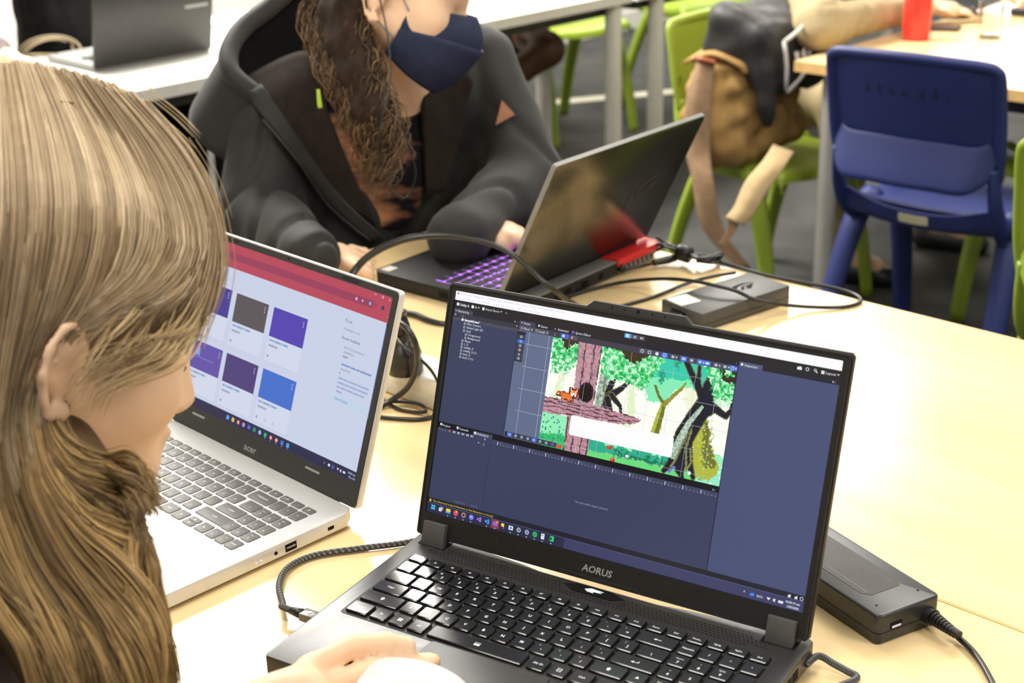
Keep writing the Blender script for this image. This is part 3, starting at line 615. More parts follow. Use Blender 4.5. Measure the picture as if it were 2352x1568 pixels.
# flowers and dialogue box
for x, y, c in [(918, 574, (226, 40, 30)), (942, 628, (226, 40, 30)), (664, 622, (232, 58, 44))]: put((np.hypot(SX - x, (SY - y) * 1.5) < 14), c); put((np.hypot(SX - x + 3, (SY - y) * 1.5 + 4) < 5), (250, 140, 110))
for x, y, c in [(1242, 598, (120, 110, 230)), (1222, 618, (120, 110, 230)), (1010, 596, (245, 250, 250)), (1318, 606, (245, 250, 250))]: put(np.hypot(SX - x, SY - y) < 8, c)
pv, pf, pc = [], [], []
for j in range(CH):
    i = 0
    while i < CW:
        k = i
        while k < CW and (img[j, k] == img[j, i]).all(): k += 1
        n = len(pv); x0, x1, y0, y1 = X0 + 4 * i, X0 + 4 * k, Y0 + 4 * j, Y0 + 4 * j + 4
        F.rect(x0, y0, x1, y1, tuple(img[j, i]), 3); i = k
for x in (640, 747, 853, 960, 1066, 1171, 1278, 1384): F.rect(x, 130, x + 1.2, 634, GR, 4)
for y in (186, 291, 396, 501, 606): F.rect(556, y, 1466, y + 1.2, GR, 4)
F.poly([(x, y) for x, y in rrect(704, 1222, 466, 558, 10, 3)][::-1], (252, 253, 252), 6)
for y in (532, 545): F.rect(730, y, 960 + (y - 532) * 14, y + 1.5, (228, 240, 244), 7)
F.rect(371, 609, 648, 631, (34, 36, 46), 6)
for i in range(8): x = 398 + i * 33; F.rect(x - 15, 611, x + 15, 629, (62, 108, 205) if i in (0, 4) else (66, 70, 88), 7); F.ring(x, 620, 6, 2.4, TXT if i < 7 else (150, 110, 230), 8, 8)
# bottom panels
F.rect(0, 634, 1467, 662, (18, 18, 26), 5); F.rect(199, 642, 308, 664, (70, 74, 100), 6)
F.rect(12, 641, 22, 652, TXT, 7); F.text(25, 654, 'Project', 15.5, TXT, 7); F.rect(106, 640, 117, 652, TXT, 7); F.text(121, 653, 'Console', 15.5, TXT, 7); F.disc(212, 651, 7, TXT, 7); F.text(222, 657, 'Animation', 15.5, TXT, 7)
F.text(1436, 657, 'a :', 15, TXT, 7)
F.text(8, 676, 'Preview', 13, (110, 115, 140), 3); F.disc(68, 670, 6, (190, 80, 80), 3)
for i, x in enumerate((95, 120, 145, 171, 196)): F.poly([(x - 6, 664), (x + 5, 670), (x - 6, 676)], (205, 208, 218), 3); F.rect(x + 5, 664, x + 7, 676, (205, 208, 218), 3)
F.text(265, 675, '0', 15, TXT, 3); F.text(232, 699, '+  .  |', 17, TXT, 3)
F.rect(300, 664, 1467, 684, (64, 70, 98), 2)
for i in range(13):
    x = 341 + i * 87.0; F.rect(x - 1.5, 667, x + 1.5, 683, (225, 228, 238), 4); F.text(x + 6, 676, '0:%02d' % (i * 5), 10, (110, 118, 150), 4)
    for j in range(1, 5):
        if x + j * 17.4 < 1464: F.rect(x + j * 17.4 - 1, 678, x + j * 17.4 + 1, 682, (190, 194, 210), 4)
F.rect(303, 664, 305, 1008, (40, 44, 66), 3)
F.text(787, 858, 'No animatable object selected.', 13.5, (150, 155, 180), 3)
F.text(150, 1001, 'Dopesheet', 13.5, (105, 110, 140), 3); F.text(240, 1001, 'Curves', 13.5, (110, 116, 145), 3)
F.rect(0, 1008, 1920, 1032, (34, 33, 44), 2); F.poly([(6, 1026), (14, 1011), (22, 1026)], (225, 190, 50), 3); F.text(28, 1025, 'The referenced script (Unknown) on this Behaviour is missing!', 13.5, (222, 194, 70), 3)
F.rect(0, 1032, 1920, 1080, (62, 64, 100), 2); F.rect(0, 1031, 1920, 1033, (92, 98, 140), 3)
F.rect(0, 1033, 760, 1080, (44, 46, 70), 3)
IC = [(35, (70, 190, 245)), (80, (210, 212, 225)), (122, (245, 200, 70)), (166, (245, 90, 60)), (210, (240, 120, 60)), (254, (110, 125, 240)), (298, (170, 110, 230)), (343, (50, 160, 240)), (388, (110, 120, 210)), (430, (250, 220, 60)), (474, (215, 230, 245)), (517, (205, 208, 220)), (562, (205, 212, 235)), (605, (35, 190, 95)), (647, (225, 228, 235)), (694, (40, 160, 90))]
F.rect(366, 1034, 409, 1074, (150, 55, 80), 4)
for i, (x, c) in enumerate(IC):
    y = 1052
    if i == 0: [F.rect(x - 11 + a * 12, y - 11 + b * 12, x - 1 + a * 12, y - 1 + b * 12, c, 5) for a in (0, 1) for b in (0, 1)]
    elif i == 1: F.rect(x - 4, y - 12, x + 12, y + 4, (160, 165, 185), 5); F.rect(x - 12, y - 6, x + 5, y + 11, c, 6)
    elif i == 2: F.rect(x - 13, y - 11, x + 13, y + 11, c, 5); F.rect(x - 13, y + 3, x + 13, y + 11, (80, 160, 235), 6)
    elif i == 3: F.disc(x, y, 13, c, 5); F.disc(x + 2, y + 1, 6, (150, 80, 200), 6); F.disc(x + 4, y - 8, 5, (250, 190, 60), 6)
    elif i == 4: F.ring(x, y, 13, 6, c, 5); F.poly([(x, y - 13), (x + 11, y - 6), (x + 12, y + 5), (x + 6, y + 2), (x + 5, y - 4)], (60, 170, 120), 6); F.poly([(x - 12, y + 4), (x - 2, y + 13), (x + 4, y + 7), (x - 6, y + 1)], (80, 110, 235), 6)
    elif i in (5, 13): F.disc(x, y, 13, c, 5); [F.rect(x - 7, y - 5 + k * 4, x + 7, y - 3.5 + k * 4, (235, 240, 250) if i == 5 else (10, 60, 30), 6) for k in range(3 if i == 13 else 2)]
    elif i in (6, 7): F.poly([(x + 5, y - 13), (x + 12, y - 9), (x + 12, y + 9), (x + 5, y + 13), (x - 5, y + 3), (x - 10, y + 7), (x - 12, y + 5), (x - 12, y - 5), (x - 10, y - 7), (x - 5, y - 3)], c, 5); F.poly([(x + 5, y - 6), (x + 5, y + 6), (x - 1, y)], (44, 46, 70), 6)
    elif i in (8, 10): F.rect(x - 12, y - 10, x + 12, y + 10, c, 5); F.disc(x + (9 if i == 8 else 0), y - (9 if i == 8 else 0), 6, (250, 150, 40) if i == 8 else (70, 120, 220), 6)
    elif i == 9: F.rect(x - 9, y - 11, x + 7, y + 4, c, 5); F.text(x, y + 13, 'x', 18, (190, 110, 230), 6)
    elif i in (11, 12): F.ring(x, y, 12, 4, c, 5, 6); F.disc(x, y, 3.5, c, 5, 6)
    elif i == 14: F.rect(x - 9, y - 13, x + 9, y + 13, c, 5); F.rect(x - 5, y - 7, x + 1, y - 2, (70, 90, 170), 6)
    else: F.rect(x - 9, y - 13, x + 12, y + 12, (60, 200, 120), 5); F.rect(x - 13, y - 7, x + 2, y + 7, (20, 110, 60), 6)
    if i not in (0, 1, 6, 9): F.rect(x - 4, 1073, x + 4, 1076, (205, 208, 220), 5)
F.text(1646, 1064, '^', 20, TXT, 4); F.disc(1682, 1060, 6, (60, 140, 235), 4); F.disc(1690, 1058, 7, (60, 140, 235), 4); F.text(1708, 1064, 'ENG', 14, TXT, 4)
F.poly([(1752, 1053), (1772, 1053), (1762, 1065)], TXT, 4); F.poly([(1782, 1055), (1792, 1050), (1792, 1066), (1782, 1061)], TXT, 4); F.rect(1806, 1053, 1828, 1064, TXT, 4)
F.text(1836, 1054, '10:30:19 am', 13.5, TXT, 4, bold=.02); F.text(1845, 1073, '1/05/2025', 13.5, TXT, 4, bold=.02)
for x in (1850, 1880): F.rect(x - 6, 1016, x + 6, 1029, TXT, 4); F.rect(x - 8, 1015, x + 1, 1019, (34, 33, 44), 5)
F.ring(1905, 1022, 8, 2.2, TXT, 4)
scrA = F.build('screen', screen_mat('lit_screen_front', 1.0, .32, .3), lidA, np.eye(4)); tag(scrA, 'lit screen showing a pixel forest scene in an editor')
scrA.matrix_local = Matrix.Translation((0, 0, -.0007))

# ================================================================== silver laptop with the course page
M_alus = mat('silver_alu', (.74, .73, .70), .3, .5, metal=.25, var=.02, vscale=100)
M_keyg = mat('grey_key', (.11, .108, .095), .5, .4, var=.08)
M_legw = mat('white_print', (.7, .7, .68), .6, .2, var=.01)
M_bezg = mat('dark_grey_bezel', (.035, .034, .03), .5, .4, var=.15, vscale=300, bump=.08, bscale=2500)
LB = empty('silver_laptop', (-1.238, .873, TZ), -.0266, 'silver laptop with white keyboard deck and a course page with coloured cards', 'laptop')
zB = .019
obj('base', prism([(-.1815, -.242), (-.1745, -.2491), (.1745, -.2491), (.1815, -.242), (.1815, -.022), (.172, -.0095), (-.172, -.0095), (-.1815, -.022)], .0035, zB, .002), M_alus, LB, auto=30)
for x, y in ((-.15, -.22), (.15, -.22), (-.15, -.04), (.15, -.04)): obj('rubber_foot', lathe([(.008, 0), (.009, .001), (.009, .0036)], 14), M_blackpl, LB, (x, y, 0))
obj('usb_port', box(.1812, .1819, -.099, -.0855, .0065, .0145), M_dark, LB); obj('usb_tongue', box(.1813, .1821, -.0975, -.087, .0098, .0116), mat('port_metal', (.5, .5, .52), .3, metal=.8), LB)
obj('headphone_jack', xf(lathe([(.0019, 0), (.0019, .0005)], 12), rotm(ry=math.pi / 2, t=(.1815, -.1105, .0105))), M_dark, LB)
obj('lock_slot', box(.1812, .1819, -.046, -.0385, .009, .0125), M_dark, LB)
for y in (-.128, -.134): obj('status_light', box(.1813, .1818, y - .0008, y + .0008, .0095, .0105), mat('blue_led', (.4, .4, .9), emit=(.4, .35, 1), estr=2), LB)
uB, vB, kB = -.1376, -.0785, .019
def bkey(leg, u, v, w, d=.0158, size=.0042): key(LB, u, v, w, d, zB, leg, M_keyg, M_legw, size, 0, 'two' if (len(leg) == 2 and leg not in GLYPH and not leg[1].islower() and leg[0] != 'F') else 'a', h=.0011)
for i, a in enumerate(['esc', 'F1', 'F2', 'F3', 'F4', 'F5', 'F6', 'F7', 'F8', 'F9', 'F10', 'F11', 'F12', 'prt', 'del', 'numlk', '*', '@pow']):
    bkey(a, -.166 + i * .01855, vB + .0345, .0152, .0088, .0032)
for q in layout_main():
    leg, c, w, row = q[:4]
    if leg == '@left': bkey('< backspace', .0912, vB + kB, .034, size=.0038); continue
    if leg == '@enter': bkey('< enter', .09, vB - kB, .036, size=.0038); continue
    if leg == '|\\': bkey(leg, .0975, vB, .0225); continue
    bkey(leg.lower() if len(leg) > 2 and leg not in GLYPH else leg, uB + c * kB, vB + row * kB, w * kB - .0031)
bkey('^ shift', .0875, vB - 2 * kB, .0485, size=.0038)
for leg, c, w in [('ctrl', -1.4, 1.2), ('fn', -.2, 1), ('@win', .8, 1), ('alt', 1.8, 1), ('', 4.9, 5.0)]: bkey(leg, uB + c * kB, vB - 3.05 * kB, w * kB - .0031)
for leg, u in (('alt', .0135), ('ctrl', .0375)): bkey(leg, u, vB - 3.05 * kB, .0205)
for leg, u, v, d in (('@lt', .0585, -.137, .0158), ('@up', .0795, -.1335, .0075), ('@dn', .0795, -.1415, .0075), ('@rt', .0995, -.137, .0158)): bkey(leg, u, v, .0165, d, .004)
for j, (rr, v) in enumerate(((['-', '+', '='], -.059), (['Home|7', '^|8', 'PgUp|9'], -.0795), (['<|4', '5', '>|6'], -.0985), (['End|1', 'v|2', 'PgDn|3'], -.1175), (['Ins|0', 'Del|.', 'enter'], -.137))):
    for i, a in enumerate(rr): bkey(a, .1175 + i * .0164, v, .0143, size=.0036)
obj('trackpad', prism(rrect(-.08, .025, -.236, -.163, .003), zB - .0001, zB + .0003), M_alus, LB)
ANB, zhB = 1.233, zB + .0233
lidB = obj('lid', prism(rrect(-.1815, .1815, -.0262, .2025, .006, 4), -.0075, -.0006, .001), M_alus, LB, auto=30); lidB.matrix_local = Matrix(lid_frame(0, 0, ANB, zhB).tolist())
obj('bezel', ringg(rrect(-.1795, .1795, -.0255, .2007, .005, 3), rrect(-.1722, .1722, -.0002, .1937, .0008, 3), -.0006, .0009), M_bezg, lidB, auto=30)
obj('hinge_bar', tube([(-.15, -.024, -.003), (.15, -.024, -.003)], .0045, 12, 0), M_bezg, lidB, auto=40)
obj('maker_name', mv(ctext('acer', .0115, bold=.01, sx=1.1), (-.003, -.0175, .001)), M_silver, lidB)
for x in (-.105, .105): obj('rubber_bumper', prism(rrect(x - .012, x + .012, -.0012, .0012, .001, 2), .0009, .0016), M_blackpl, lidB, (0, .1975, 0)); obj('rubber_bumper', prism(rrect(x - .012, x + .012, -.0012, .0012, .001, 2), .0009, .0016), M_silver, lidB, (0, -.0075, 0))
obj('camera_hole', lathe([(.0012, 0), (.0012, .0003)], 10), M_dark, lidB, (0, .1975, .0009))
G = Flat(.344, .1935); BG = (204, 212, 234)
G.rect(0, 0, 1920, 1080, BG, 0); G.rect(0, 0, 1920, 148, (186, 72, 92), 1); G.rect(0, 52, 1770, 96, (156, 62, 92), 2)
G.rect(1760, 12, 1780, 15, (245, 230, 235), 3); G.ring(1835, 15, 8, 2.5, (245, 230, 235), 3); G.text(1887, 24, 'x', 24, (245, 230, 235), 3)
G.rect(1610, 64, 1628, 82, (230, 170, 200), 3); G.disc(1673, 73, 9, (150, 190, 245), 3, 5); G.disc(1740, 73, 10, (120, 190, 225), 3); G.disc(1852, 74, 13, (60, 60, 95), 3); G.disc(1790, 74, 8, (160, 50, 70), 3); G.text(1900, 130, "'", 26, (240, 210, 220), 3)
CC = [(135, 283, (72, 60, 150)), (518, 287, (92, 84, 88)), (903, 287, (84, 66, 178)), (155, 668, (100, 82, 168)), (530, 669, (78, 62, 122)), (911, 669, (66, 112, 205))]
for i, (x, y, c) in enumerate(CC):
    G.rect(x, y - 4, x + 336, y + 335, (212, 219, 238), 1); G.rect(x, y + 333, x + 336, y + 335, (186, 192, 218), 2); G.rect(x + 334, y, x + 336, y + 335, (190, 196, 220), 2)
    G.rect(x, y, x + 332, y + 180, c, 2); [G.disc(x + 300, y + 26 + k * 14, 3.6, (225, 228, 240), 3) for k in range(3)]
    G.bars(x + 14, y + 208, (22, 18, 62, 14, 46), 13, (140, 166, 208), 3); G.bars(x + 14, y + 240, (88,), 13, (164, 168, 194), 3); G.disc(x + 24, y + 300, 9, (150, 158, 190), 3)
    if i == 3: G.rect(x + 60, y + 40, x + 100, y + 90, (130, 160, 225), 3); G.rect(x + 60, y + 96, x + 260, y + 102, (120, 130, 210), 3)
    if i in (5,): G.ring(x + 110, y + 300, 9, 3, (150, 158, 190), 3); G.ring(x + 190, y + 300, 9, 3, (150, 158, 190), 3)
for t, x, y, s, c in [('To do', 1560, 222, 26, (70, 80, 110)), ('Nothing for now', 1565, 268, 21, (120, 130, 160)), ('Recent feedback', 1560, 322, 25, (60, 70, 100)), ('Roll Call Attendance', 1600, 372, 21, (120, 140, 190)), ('View Grades', 1600, 674, 23, (100, 120, 180))]: G.text(x, y, t, s, c, 3)
[G.bars(1600, y_, w_, 11, c_, 3) for y_, w_, c_ in ((398, (90,), (172, 182, 214)), (424, (44,), (150, 160, 192)), (470, (80, 50, 26, 100), (130, 156, 205)), (498, (90,), (176, 184, 214)), (522, (10,), (150, 160, 192)), (552, (44, 40, 80, 30, 60), (160, 176, 212)), (578, (60, 36, 70, 90), (160, 176, 212)), (604, (30, 50, 60, 40, 50), (160, 176, 212)), (630, (54,), (160, 176, 212)))]
G.text(1468, 190, ':', 30, (120, 130, 160), 3); G.rect(1570, 646, 1893, 690, (194, 214, 236), 2)
G.rect(1908, 148, 1920, 1026, (40, 42, 100), 2); G.rect(1910, 165, 1918, 710, (110, 130, 215), 3); G.rect(1912, 148, 1920, 152, (30, 30, 60), 3)
G.rect(0, 1022, 1920, 1080, (38, 38, 74), 2)
for i, c in enumerate([(70, 180, 240), (225, 190, 110), (225, 120, 90), (190, 150, 230), (90, 100, 210), (40, 150, 110), (160, 180, 230), (40, 190, 110), (225, 110, 90), (225, 140, 90), (70, 120, 225), (80, 170, 235)]):
    x = 659 + i * 56; (G.rect(x - 13, 1040, x + 13, 1066, c, 4) if i in (0, 1, 5, 10, 11) else G.disc(x, 1053, 14, c, 4)); G.rect(x - 4, 1072, x + 4, 1075, (190, 195, 225), 4) if i > 6 else None
    if i in (2, 8, 9): G.disc(x, 1053, 6, (235, 240, 250), 5)
G.text(1620, 1062, '^', 22, TXT, 4); G.rect(1660, 1045, 1678, 1060, TXT, 4); G.ring(1706, 1053, 10, 4, (90, 130, 245), 4); G.poly([(1740, 1046), (1760, 1046), (1750, 1060)], TXT, 4); G.poly([(1770, 1050), (1782, 1044), (1782, 1064), (1770, 1058)], TXT, 4); G.rect(1796, 1048, 1818, 1060, TXT, 4)
G.text(1838, 1049, '10:30 am', 18, TXT, 4); G.text(1850, 1072, 'Thu 1/5', 18, TXT, 4)
sB = G.build('screen', screen_mat('lit_screen_side', .95, .35, .3), lidB, np.eye(4)); sB.matrix_local = Matrix.Translation((0, 0, -.0004)); tag(sB, 'lit screen with a red browser bar and six coloured cards')

# ================================================================== laptop seen from behind (violet keys, red corner)
M_gun = mat('dark_gunmetal', (.15, .135, .10), .24, .6, metal=.95, var=.1, vscale=120, bump=.02, bscale=1500)
M_red = mat('red_plastic', (.75, .03, .03), .35, .5, var=.05)
M_gry = mat('grey_edge', (.22, .22, .21), .4, .5, var=.05)
M_rog = mat('black_matte', (.008, .008, .009), .5, .4, var=.2)
LC = empty('backlit_laptop', (-1.378, 1.563, TZ), -1.506, 'dark laptop seen from behind with violet lit keys and a red rear corner', 'laptop')
obj('base', prism([(-.1765, -.232), (-.17, -.24), (.17, -.24), (.1765, -.232), (.1765, .02), (.165, .034), (-.06, .034), (-.07, .024), (-.1765, .024)], .004, .0228, .0015), M_rog, LC, auto=30)
obj('rear_shelf', prism([(-.055, .003), (.17, .003), (.176, .018), (.164, .0345), (-.058, .0345)], .0222, .0248, .0006), M_gry, LC, auto=30)
obj('red_corner', prism([(-.178, -.004), (-.055, -.004), (-.062, .0345), (-.168, .0345), (-.178, .024)], .0135, .0262, .002), M_red, LC, auto=30)
for i in range(8): obj('vent_fin', box(-.156 + i * .0115, -.150 + i * .0115, .026, .0348, .0052, .0132), M_gry, LC)
for u, w in ((.14, .012), (.118, .012), (.085, .008), (.06, .016), (.02, .014), (-.02, .01)): obj('rear_port', box(u - w / 2, u + w / 2, .0335, .0346, .008, .0165), M_dark, LC)
for i in range(10): obj('side_slot', box(.1762, .177, -.055 - i * .006, -.051 - i * .006, .008, .0165), M_dark, LC)
M_viol = mat('violet_backlight', (.3, .1, .5), .6, emit=(.52, .2, .95), estr=2.2, var=.1)
obj('key_backlight', prism(rrect(-.162, .156, -.134, -.024, .003), .0227, .0231), M_viol, LC)
M_rkey = mat('black_rubber_key', (.012, .011, .013), .6, .3, var=.2)
_mk = mesh('key', keycap(.0155, .0155, .0018, .001), M_rkey, auto=25); _mw = mesh('key', keycap(.0335, .0155, .0018, .001), M_rkey, auto=25); _ms = mesh('key', keycap(.11, .0155, .0018, .001), M_rkey, auto=25)
for j in range(6):
    v = -.127 + j * .0192; i = 0; u = -.155 + (j % 3) * .002
    while u < .158:
        if j == 0 and 3 <= i <= 3: link('key', _ms, LC, (u + .0465, v, .0232)); u += .112; i += 1; continue
        if (i == 0 or u > .125) and j in (1, 2, 3) and u < .14: link('key', _mw, LC, (u + .0085, v, .0232)); u += .0365; i += 1; continue
        link('key', _mk, LC, (u, v, .0232)); u += .0190; i += 1
obj('trackpad', prism(rrect(-.065, .065, -.228, -.145, .003), .0228, .0231), mat('dark_trackpad', (.02, .02, .02), .4, .4), LC)
obj('palm_sticker', prism(rrect(.148, .168, -.234, -.216, .002), .0228, .0231), mat('pale_sticker', (.6, .58, .5), .5, var=.1), LC)
lidC = obj('lid', prism([(-.1765, .002), (.1765, .002), (.1765, .222), (.172, .228), (-.172, .228), (-.1765, .222)], -.0075, 0, .0007), M_gun, LC, auto=30)
lidC.matrix_local = Matrix(lid_frame(0, 0, 1.104, .031).tolist())
obj('lid_rim', ringg(rrect(-.1772, .1772, .0012, .2288, .004, 3), rrect(-.175, .175, .0035, .2265, .003, 3), -.0071, -.0004), M_gry, lidC, auto=30)
obj('screen', prism(rrect(-.1715, .1715, .018, .2105, .001), 0, .0004), mat('screen_violet', (.02, .02, .03), .3, emit=(.25, .2, .35), estr=.6), lidC)
obj('hinge', box(-.15, .15, -.004, .006, -.008, -.001, .002), M_rog, lidC)
def eye_mark(s):
    """slanted eye-like emblem of swept strokes"""
    a = [(-.95, -.1), (-.55, .35), (.2, .6), (.95, .45), (.3, .42), (-.3, .2), (-.6, -.15)]; b = [(-.45, -.35), (-.15, .1), (.75, .35), (.2, -.35), (-.1, -.3), (.2, .1), (-.05, 0), (-.25, -.4)]; c = [(-.8, -.35), (-.6, -.05), (-.5, -.45), (-.62, -.6)]
    return join(*[poly2([(x * s, y * s) for x, y in q]) for q in (a, b, c)])
ek = obj('emblem', xf(eye_mark(.034), frame(V3(-.10, .12, -.0077), V3(-1, 0, 0), V3(0, 1, 0), V3(0, 0, -1))), mat('lid_emblem', (.06, .058, .055), .12, metal=.4), lidC)
obj('emblem_bar', xf(poly2([(-.004, -.03), (.001, -.03), (.004, .03), (-.001, .03)]), frame(V3(-.06, .12, -.0077), V3(-1, 0, 0), V3(0, 1, 0), V3(0, 0, -1))), MATS['lid_emblem'], lidC)

# ================================================================== dark laptop on the white table
M_lid = mat('charcoal_lid', (.045, .044, .041), .38, .5, metal=.3, var=.05)
_p = (at(205, 160, TZ + .008) + at(490, 110, TZ + .008)) / 2
LD = empty('charcoal_laptop', (_p[0], _p[1], TZ), -math.pi / 2 - .02, 'charcoal laptop standing open on the long white table, lid towards us', 'laptop')
obj('base', prism(rrect(-.18, .18, -.235, .004, .006), .002, .017, .002), M_gry, LD, auto=30)
for j in range(5):
    for i in range(15): link('key', _mk, LD, (-.15 + i * .0205 + (j % 2) * .004, -.03 - j * .021, .0172))
obj('trackpad', prism(rrect(-.055, .055, -.225, -.15, .003), .0172, .0176), M_alus, LD)
lidD = obj('lid', prism(rrect(-.18, .18, 0, .235, .006), -.007, 0, .001), M_lid, LD, auto=30); lidD.matrix_local = Matrix(lid_frame(0, 0, 1.36, .009).tolist())
obj('screen', prism(rrect(-.172, .172, .02, .225, .002), 0, .0004), MATS['screen_violet'], lidD)
obj('maker_mark', xf(poly2([(-.036, -.004), (.036, -.004), (.036, .004), (-.036, .004)]), frame(V3(-.128, .128, -.0072), V3(-1, 0, 0), V3(0, 1, 0), V3(0, 0, -1))), M_silver, lidD)

# ================================================================== power adapters, cables
M_adp = mat('adapter_black', (.026, .027, .028), .3, .5, var=.1)
M_adp2 = mat('adapter_grey', (.06, .061, .058), .38, .5, var=.08)
M_cab = mat('black_cable', (.012, .012, .011), .35, .5, var=.1)
M_plabel = mat('label_plate', (.02, .019, .016), .35, .4, var=.05)
M_lprint = mat('label_print', (.11, .105, .095), .5, .3)
def rect_from(corner_n, corner_r, length, h):
    """frame with x along the short end, y along the long side, origin at the near corner"""
    x = corner_r - corner_n; x[2] = 0; w = np.linalg.norm(x); x = x / w; y = V3(-x[1], x[0], 0); return w, x, y
# adapter of the front laptop
H1 = .029; a, b = at(2018, 1418, TZ + H1), at(2143, 1372, TZ + H1); w1, ex, ey = rect_from(a, b, .17, H1); w1 = .072
AD = empty('power_adapter', (a[0], a[1], TZ), math.atan2(ex[1], ex[0]), 'black power adapter with printed plate, right of the game laptop', 'power adapter')
L1 = .175
obj('body', prism(rrect(0, w1, 0, L1, .006, 4), 0, H1, .0022, seg=3), M_adp, AD, auto=35)
obj('seam', ringg(rrect(-.0002, w1 + .0002, -.0002, L1 + .0002, .006, 4), rrect(.002, w1 - .002, .002, L1 - .002, .005, 4), .0108, .0114), M_dark, AD)
pl = obj('rating_plate', prism([(.014, .038), (.02, .031), (.052, .031), (.058, .037), (.058, .145), (.014, .145)], H1, H1 + .0003), M_plabel, AD)
lines = [poly2([(x, y), (x + w_, y), (x + w_, y + t_), (x, y + t_)]) for x, y, w_, t_ in [(.0178, .036, .0034, .056)] + [(.0235 + .0026 * i, .036 + .003 * (i % 2), .0011, (.05, .044, .052, .036, .046, .03, .052, .05, .04, .048, .026)[i]) for i in range(11)]]
obj('plate_print', mv(join(*lines), (0, 0, H1 + .0004)), M_lprint, pl)
obj('plate_marks', join(*[xf(ctext(s, .008), rotm(rz=math.pi / 2, t=(.022 + .011 * (i % 3), .112 + .012 * (i // 3), H1 + .0004))) for i, s in enumerate(('CE', 'o', 'x', 'O', '=', 'o'))]), M_lprint, pl)
for x in (.012, .06): obj('screw_hole', lathe([(.0012, H1), (.0012, H1 + .0003)], 10), M_dark, AD, (x, .016, 0))
obj('usb_port', box(.0145, .0275, -.0006, .004, .0125, .0185), M_dark, AD); obj('usb_tongue', box(.016, .026, -.001, .004, .0135, .0155), mat('port_white', (.75, .72, .85), .3, emit=(.5, .4, 1), estr=.15), AD)
cab = [(.058, .004, .0135), (.058, -.012, .0135), (.058, -.020, .0132)]
sr = obj('strain_relief', join(tube([(.058, .002, .0135), (.058, -.007, .0135)], .0078, 14, 0), *[tube([(.058, -.008 - .0034 * i, .0135 - .0002 * i), (.058, -.0105 - .0034 * i, .0135 - .0002 * i)], .0064 - .0003 * i, 12, 0) for i in range(8)], tube([(.058, -.006, .0135), (.058, -.038, .0125)], .0042, 10, 0)), M_blackpl, AD, auto=40)
def to_local(o, P): return [tuple(o.matrix_basis.inverted() @ Vector(p)) for p in P]
def C(*pts): return [at(x, y, TZ + z) for x, y, z in pts]
sp = np.array(Matrix(AD.matrix_basis) @ Vector((.058, -.036, .0125)))
obj('cable', tube(to_local(AD, [sp] + C((2200, 1462, .006), (2240, 1502, .004), (2275, 1560, .004), (2310, 1640, .004))), .0028, 10), M_cab, AD, smooth=True)

# adapter of the laptop seen from behind
H2 = .0265; a, b, c = at(1518, 685, TZ + H2), at(1612, 722, TZ + H2), at(1816, 655, TZ + H2)
y2 = c - b; L2 = np.linalg.norm(y2); y2 = y2 / L2; x2 = V3(y2[1], -y2[0], 0); w2 = .079
AE = empty('power_adapter', (b[0], b[1], TZ), math.atan2(-x2[1], -x2[0]) + math.pi, 'grey flat power adapter with white sticker and an engraved emblem behind the screen', 'power adapter')
loc2 = lambda p: ((p - b) @ x2, (p - b) @ y2)
obj('body', prism(rrect(-w2, 0, 0, L2, .003, 3), 0, H2, .0012), M_adp2, AE, auto=35)
obj('seam', ringg(rrect(-w2 - .0002, .0002, -.0002, L2 + .0002, .003, 3), rrect(-w2 + .002, -.002, .002, L2 - .002, .003, 3), .0098, .0105), M_dark, AE)
obj('sticker', prism([(-.076, .006), (-.042, .003), (-.038, .037), (-.072, .041)], H2, H2 + .0003), mat('white_sticker', (.85, .83, .76), .5, var=.03), AE)
obj('emblem', xf(eye_mark(.026), rotm(rz=math.radians(75), t=(-.038, L2 * .70, H2 + .0002))), M_dark, AE)
obj('mains_socket', box(-.058, -.03, -.0006, .004, .006, .02), M_dark, AE); obj('mains_plug', box(-.056, -.032, -.022, 0, .008, .019, .003), M_blackpl, AE)
# tied bundle of spare cable
TB = at(1568, 590, TZ + .008)
BU = []
random.seed(4)
for i in range(8):
    j = lambda s: random.uniform(-s, s)
    BU.append(tube(C((1512 + j(8), 552 + j(10) + i * 2, .03 - i * .002), (1540, 566 + j(5), .022 + j(.006)), (1572, 582 + j(4), .016 + j(.005)), (1610, 588 + j(7), .018 + j(.008)), (1655 + j(6), 590 + j(10), .016 + j(.007)), (1640 + j(5), 600 + j(4), .008 + abs(j(.006))), (1600, 598 + j(4), .010 + abs(j(.005)))), .0022, 7))
bl = obj('cable_bundle', join(*BU), M_cab, AE, smooth=True); bl.matrix_parent_inverse = AE.matrix_basis.inverted()
ti = obj('cable_tie', tube(C((1558, 578, .02), (1584, 586, .018)), .0125, 14, 3), M_blackpl, AE, smooth=True); ti.matrix_parent_inverse = AE.matrix_basis.inverted()
def wcab(name, parent, pts, r=.0024, m=None, sides=9):
    o = obj(name, tube(pts, r, sides), m or M_cab, parent, smooth=True)
    if parent is not None: o.matrix_parent_inverse = parent.matrix_basis.inverted()
    return o
wcab('connector', AE, C((1552, 590, .012), (1530, 597, .011), (1500, 604, .010)), [.006, .0062, .0045])
wcab('cable', AE, C((1502, 604, .010), (1470, 612, .006), (1440, 617, .009), (1412, 612, .0125)), .0024)
wcab('plug', AE, C((1432, 617, .0115), (1400, 606, .0125)), .0058)
wcab('cable', AE, C((1640, 598, .008), (1690, 612, .004), (1760, 632, .003), (1840, 648, .003), (1910, 660, .003), (1965, 677, .003), (1975, 694, .003), (1930, 705, .003), (1850, 704, .006), (1780, 697, .016), (1735, 688, .028), (1690, 668, H2 + .008), (1640, 655, H2 + .011), (1590, 645, H2 + .010), (1530, 640, .026), (1460, 644, .014), (1390, 656, .004), (1320, 676, .003), (1270, 694, .003), (1240, 715, .003)), .0027)
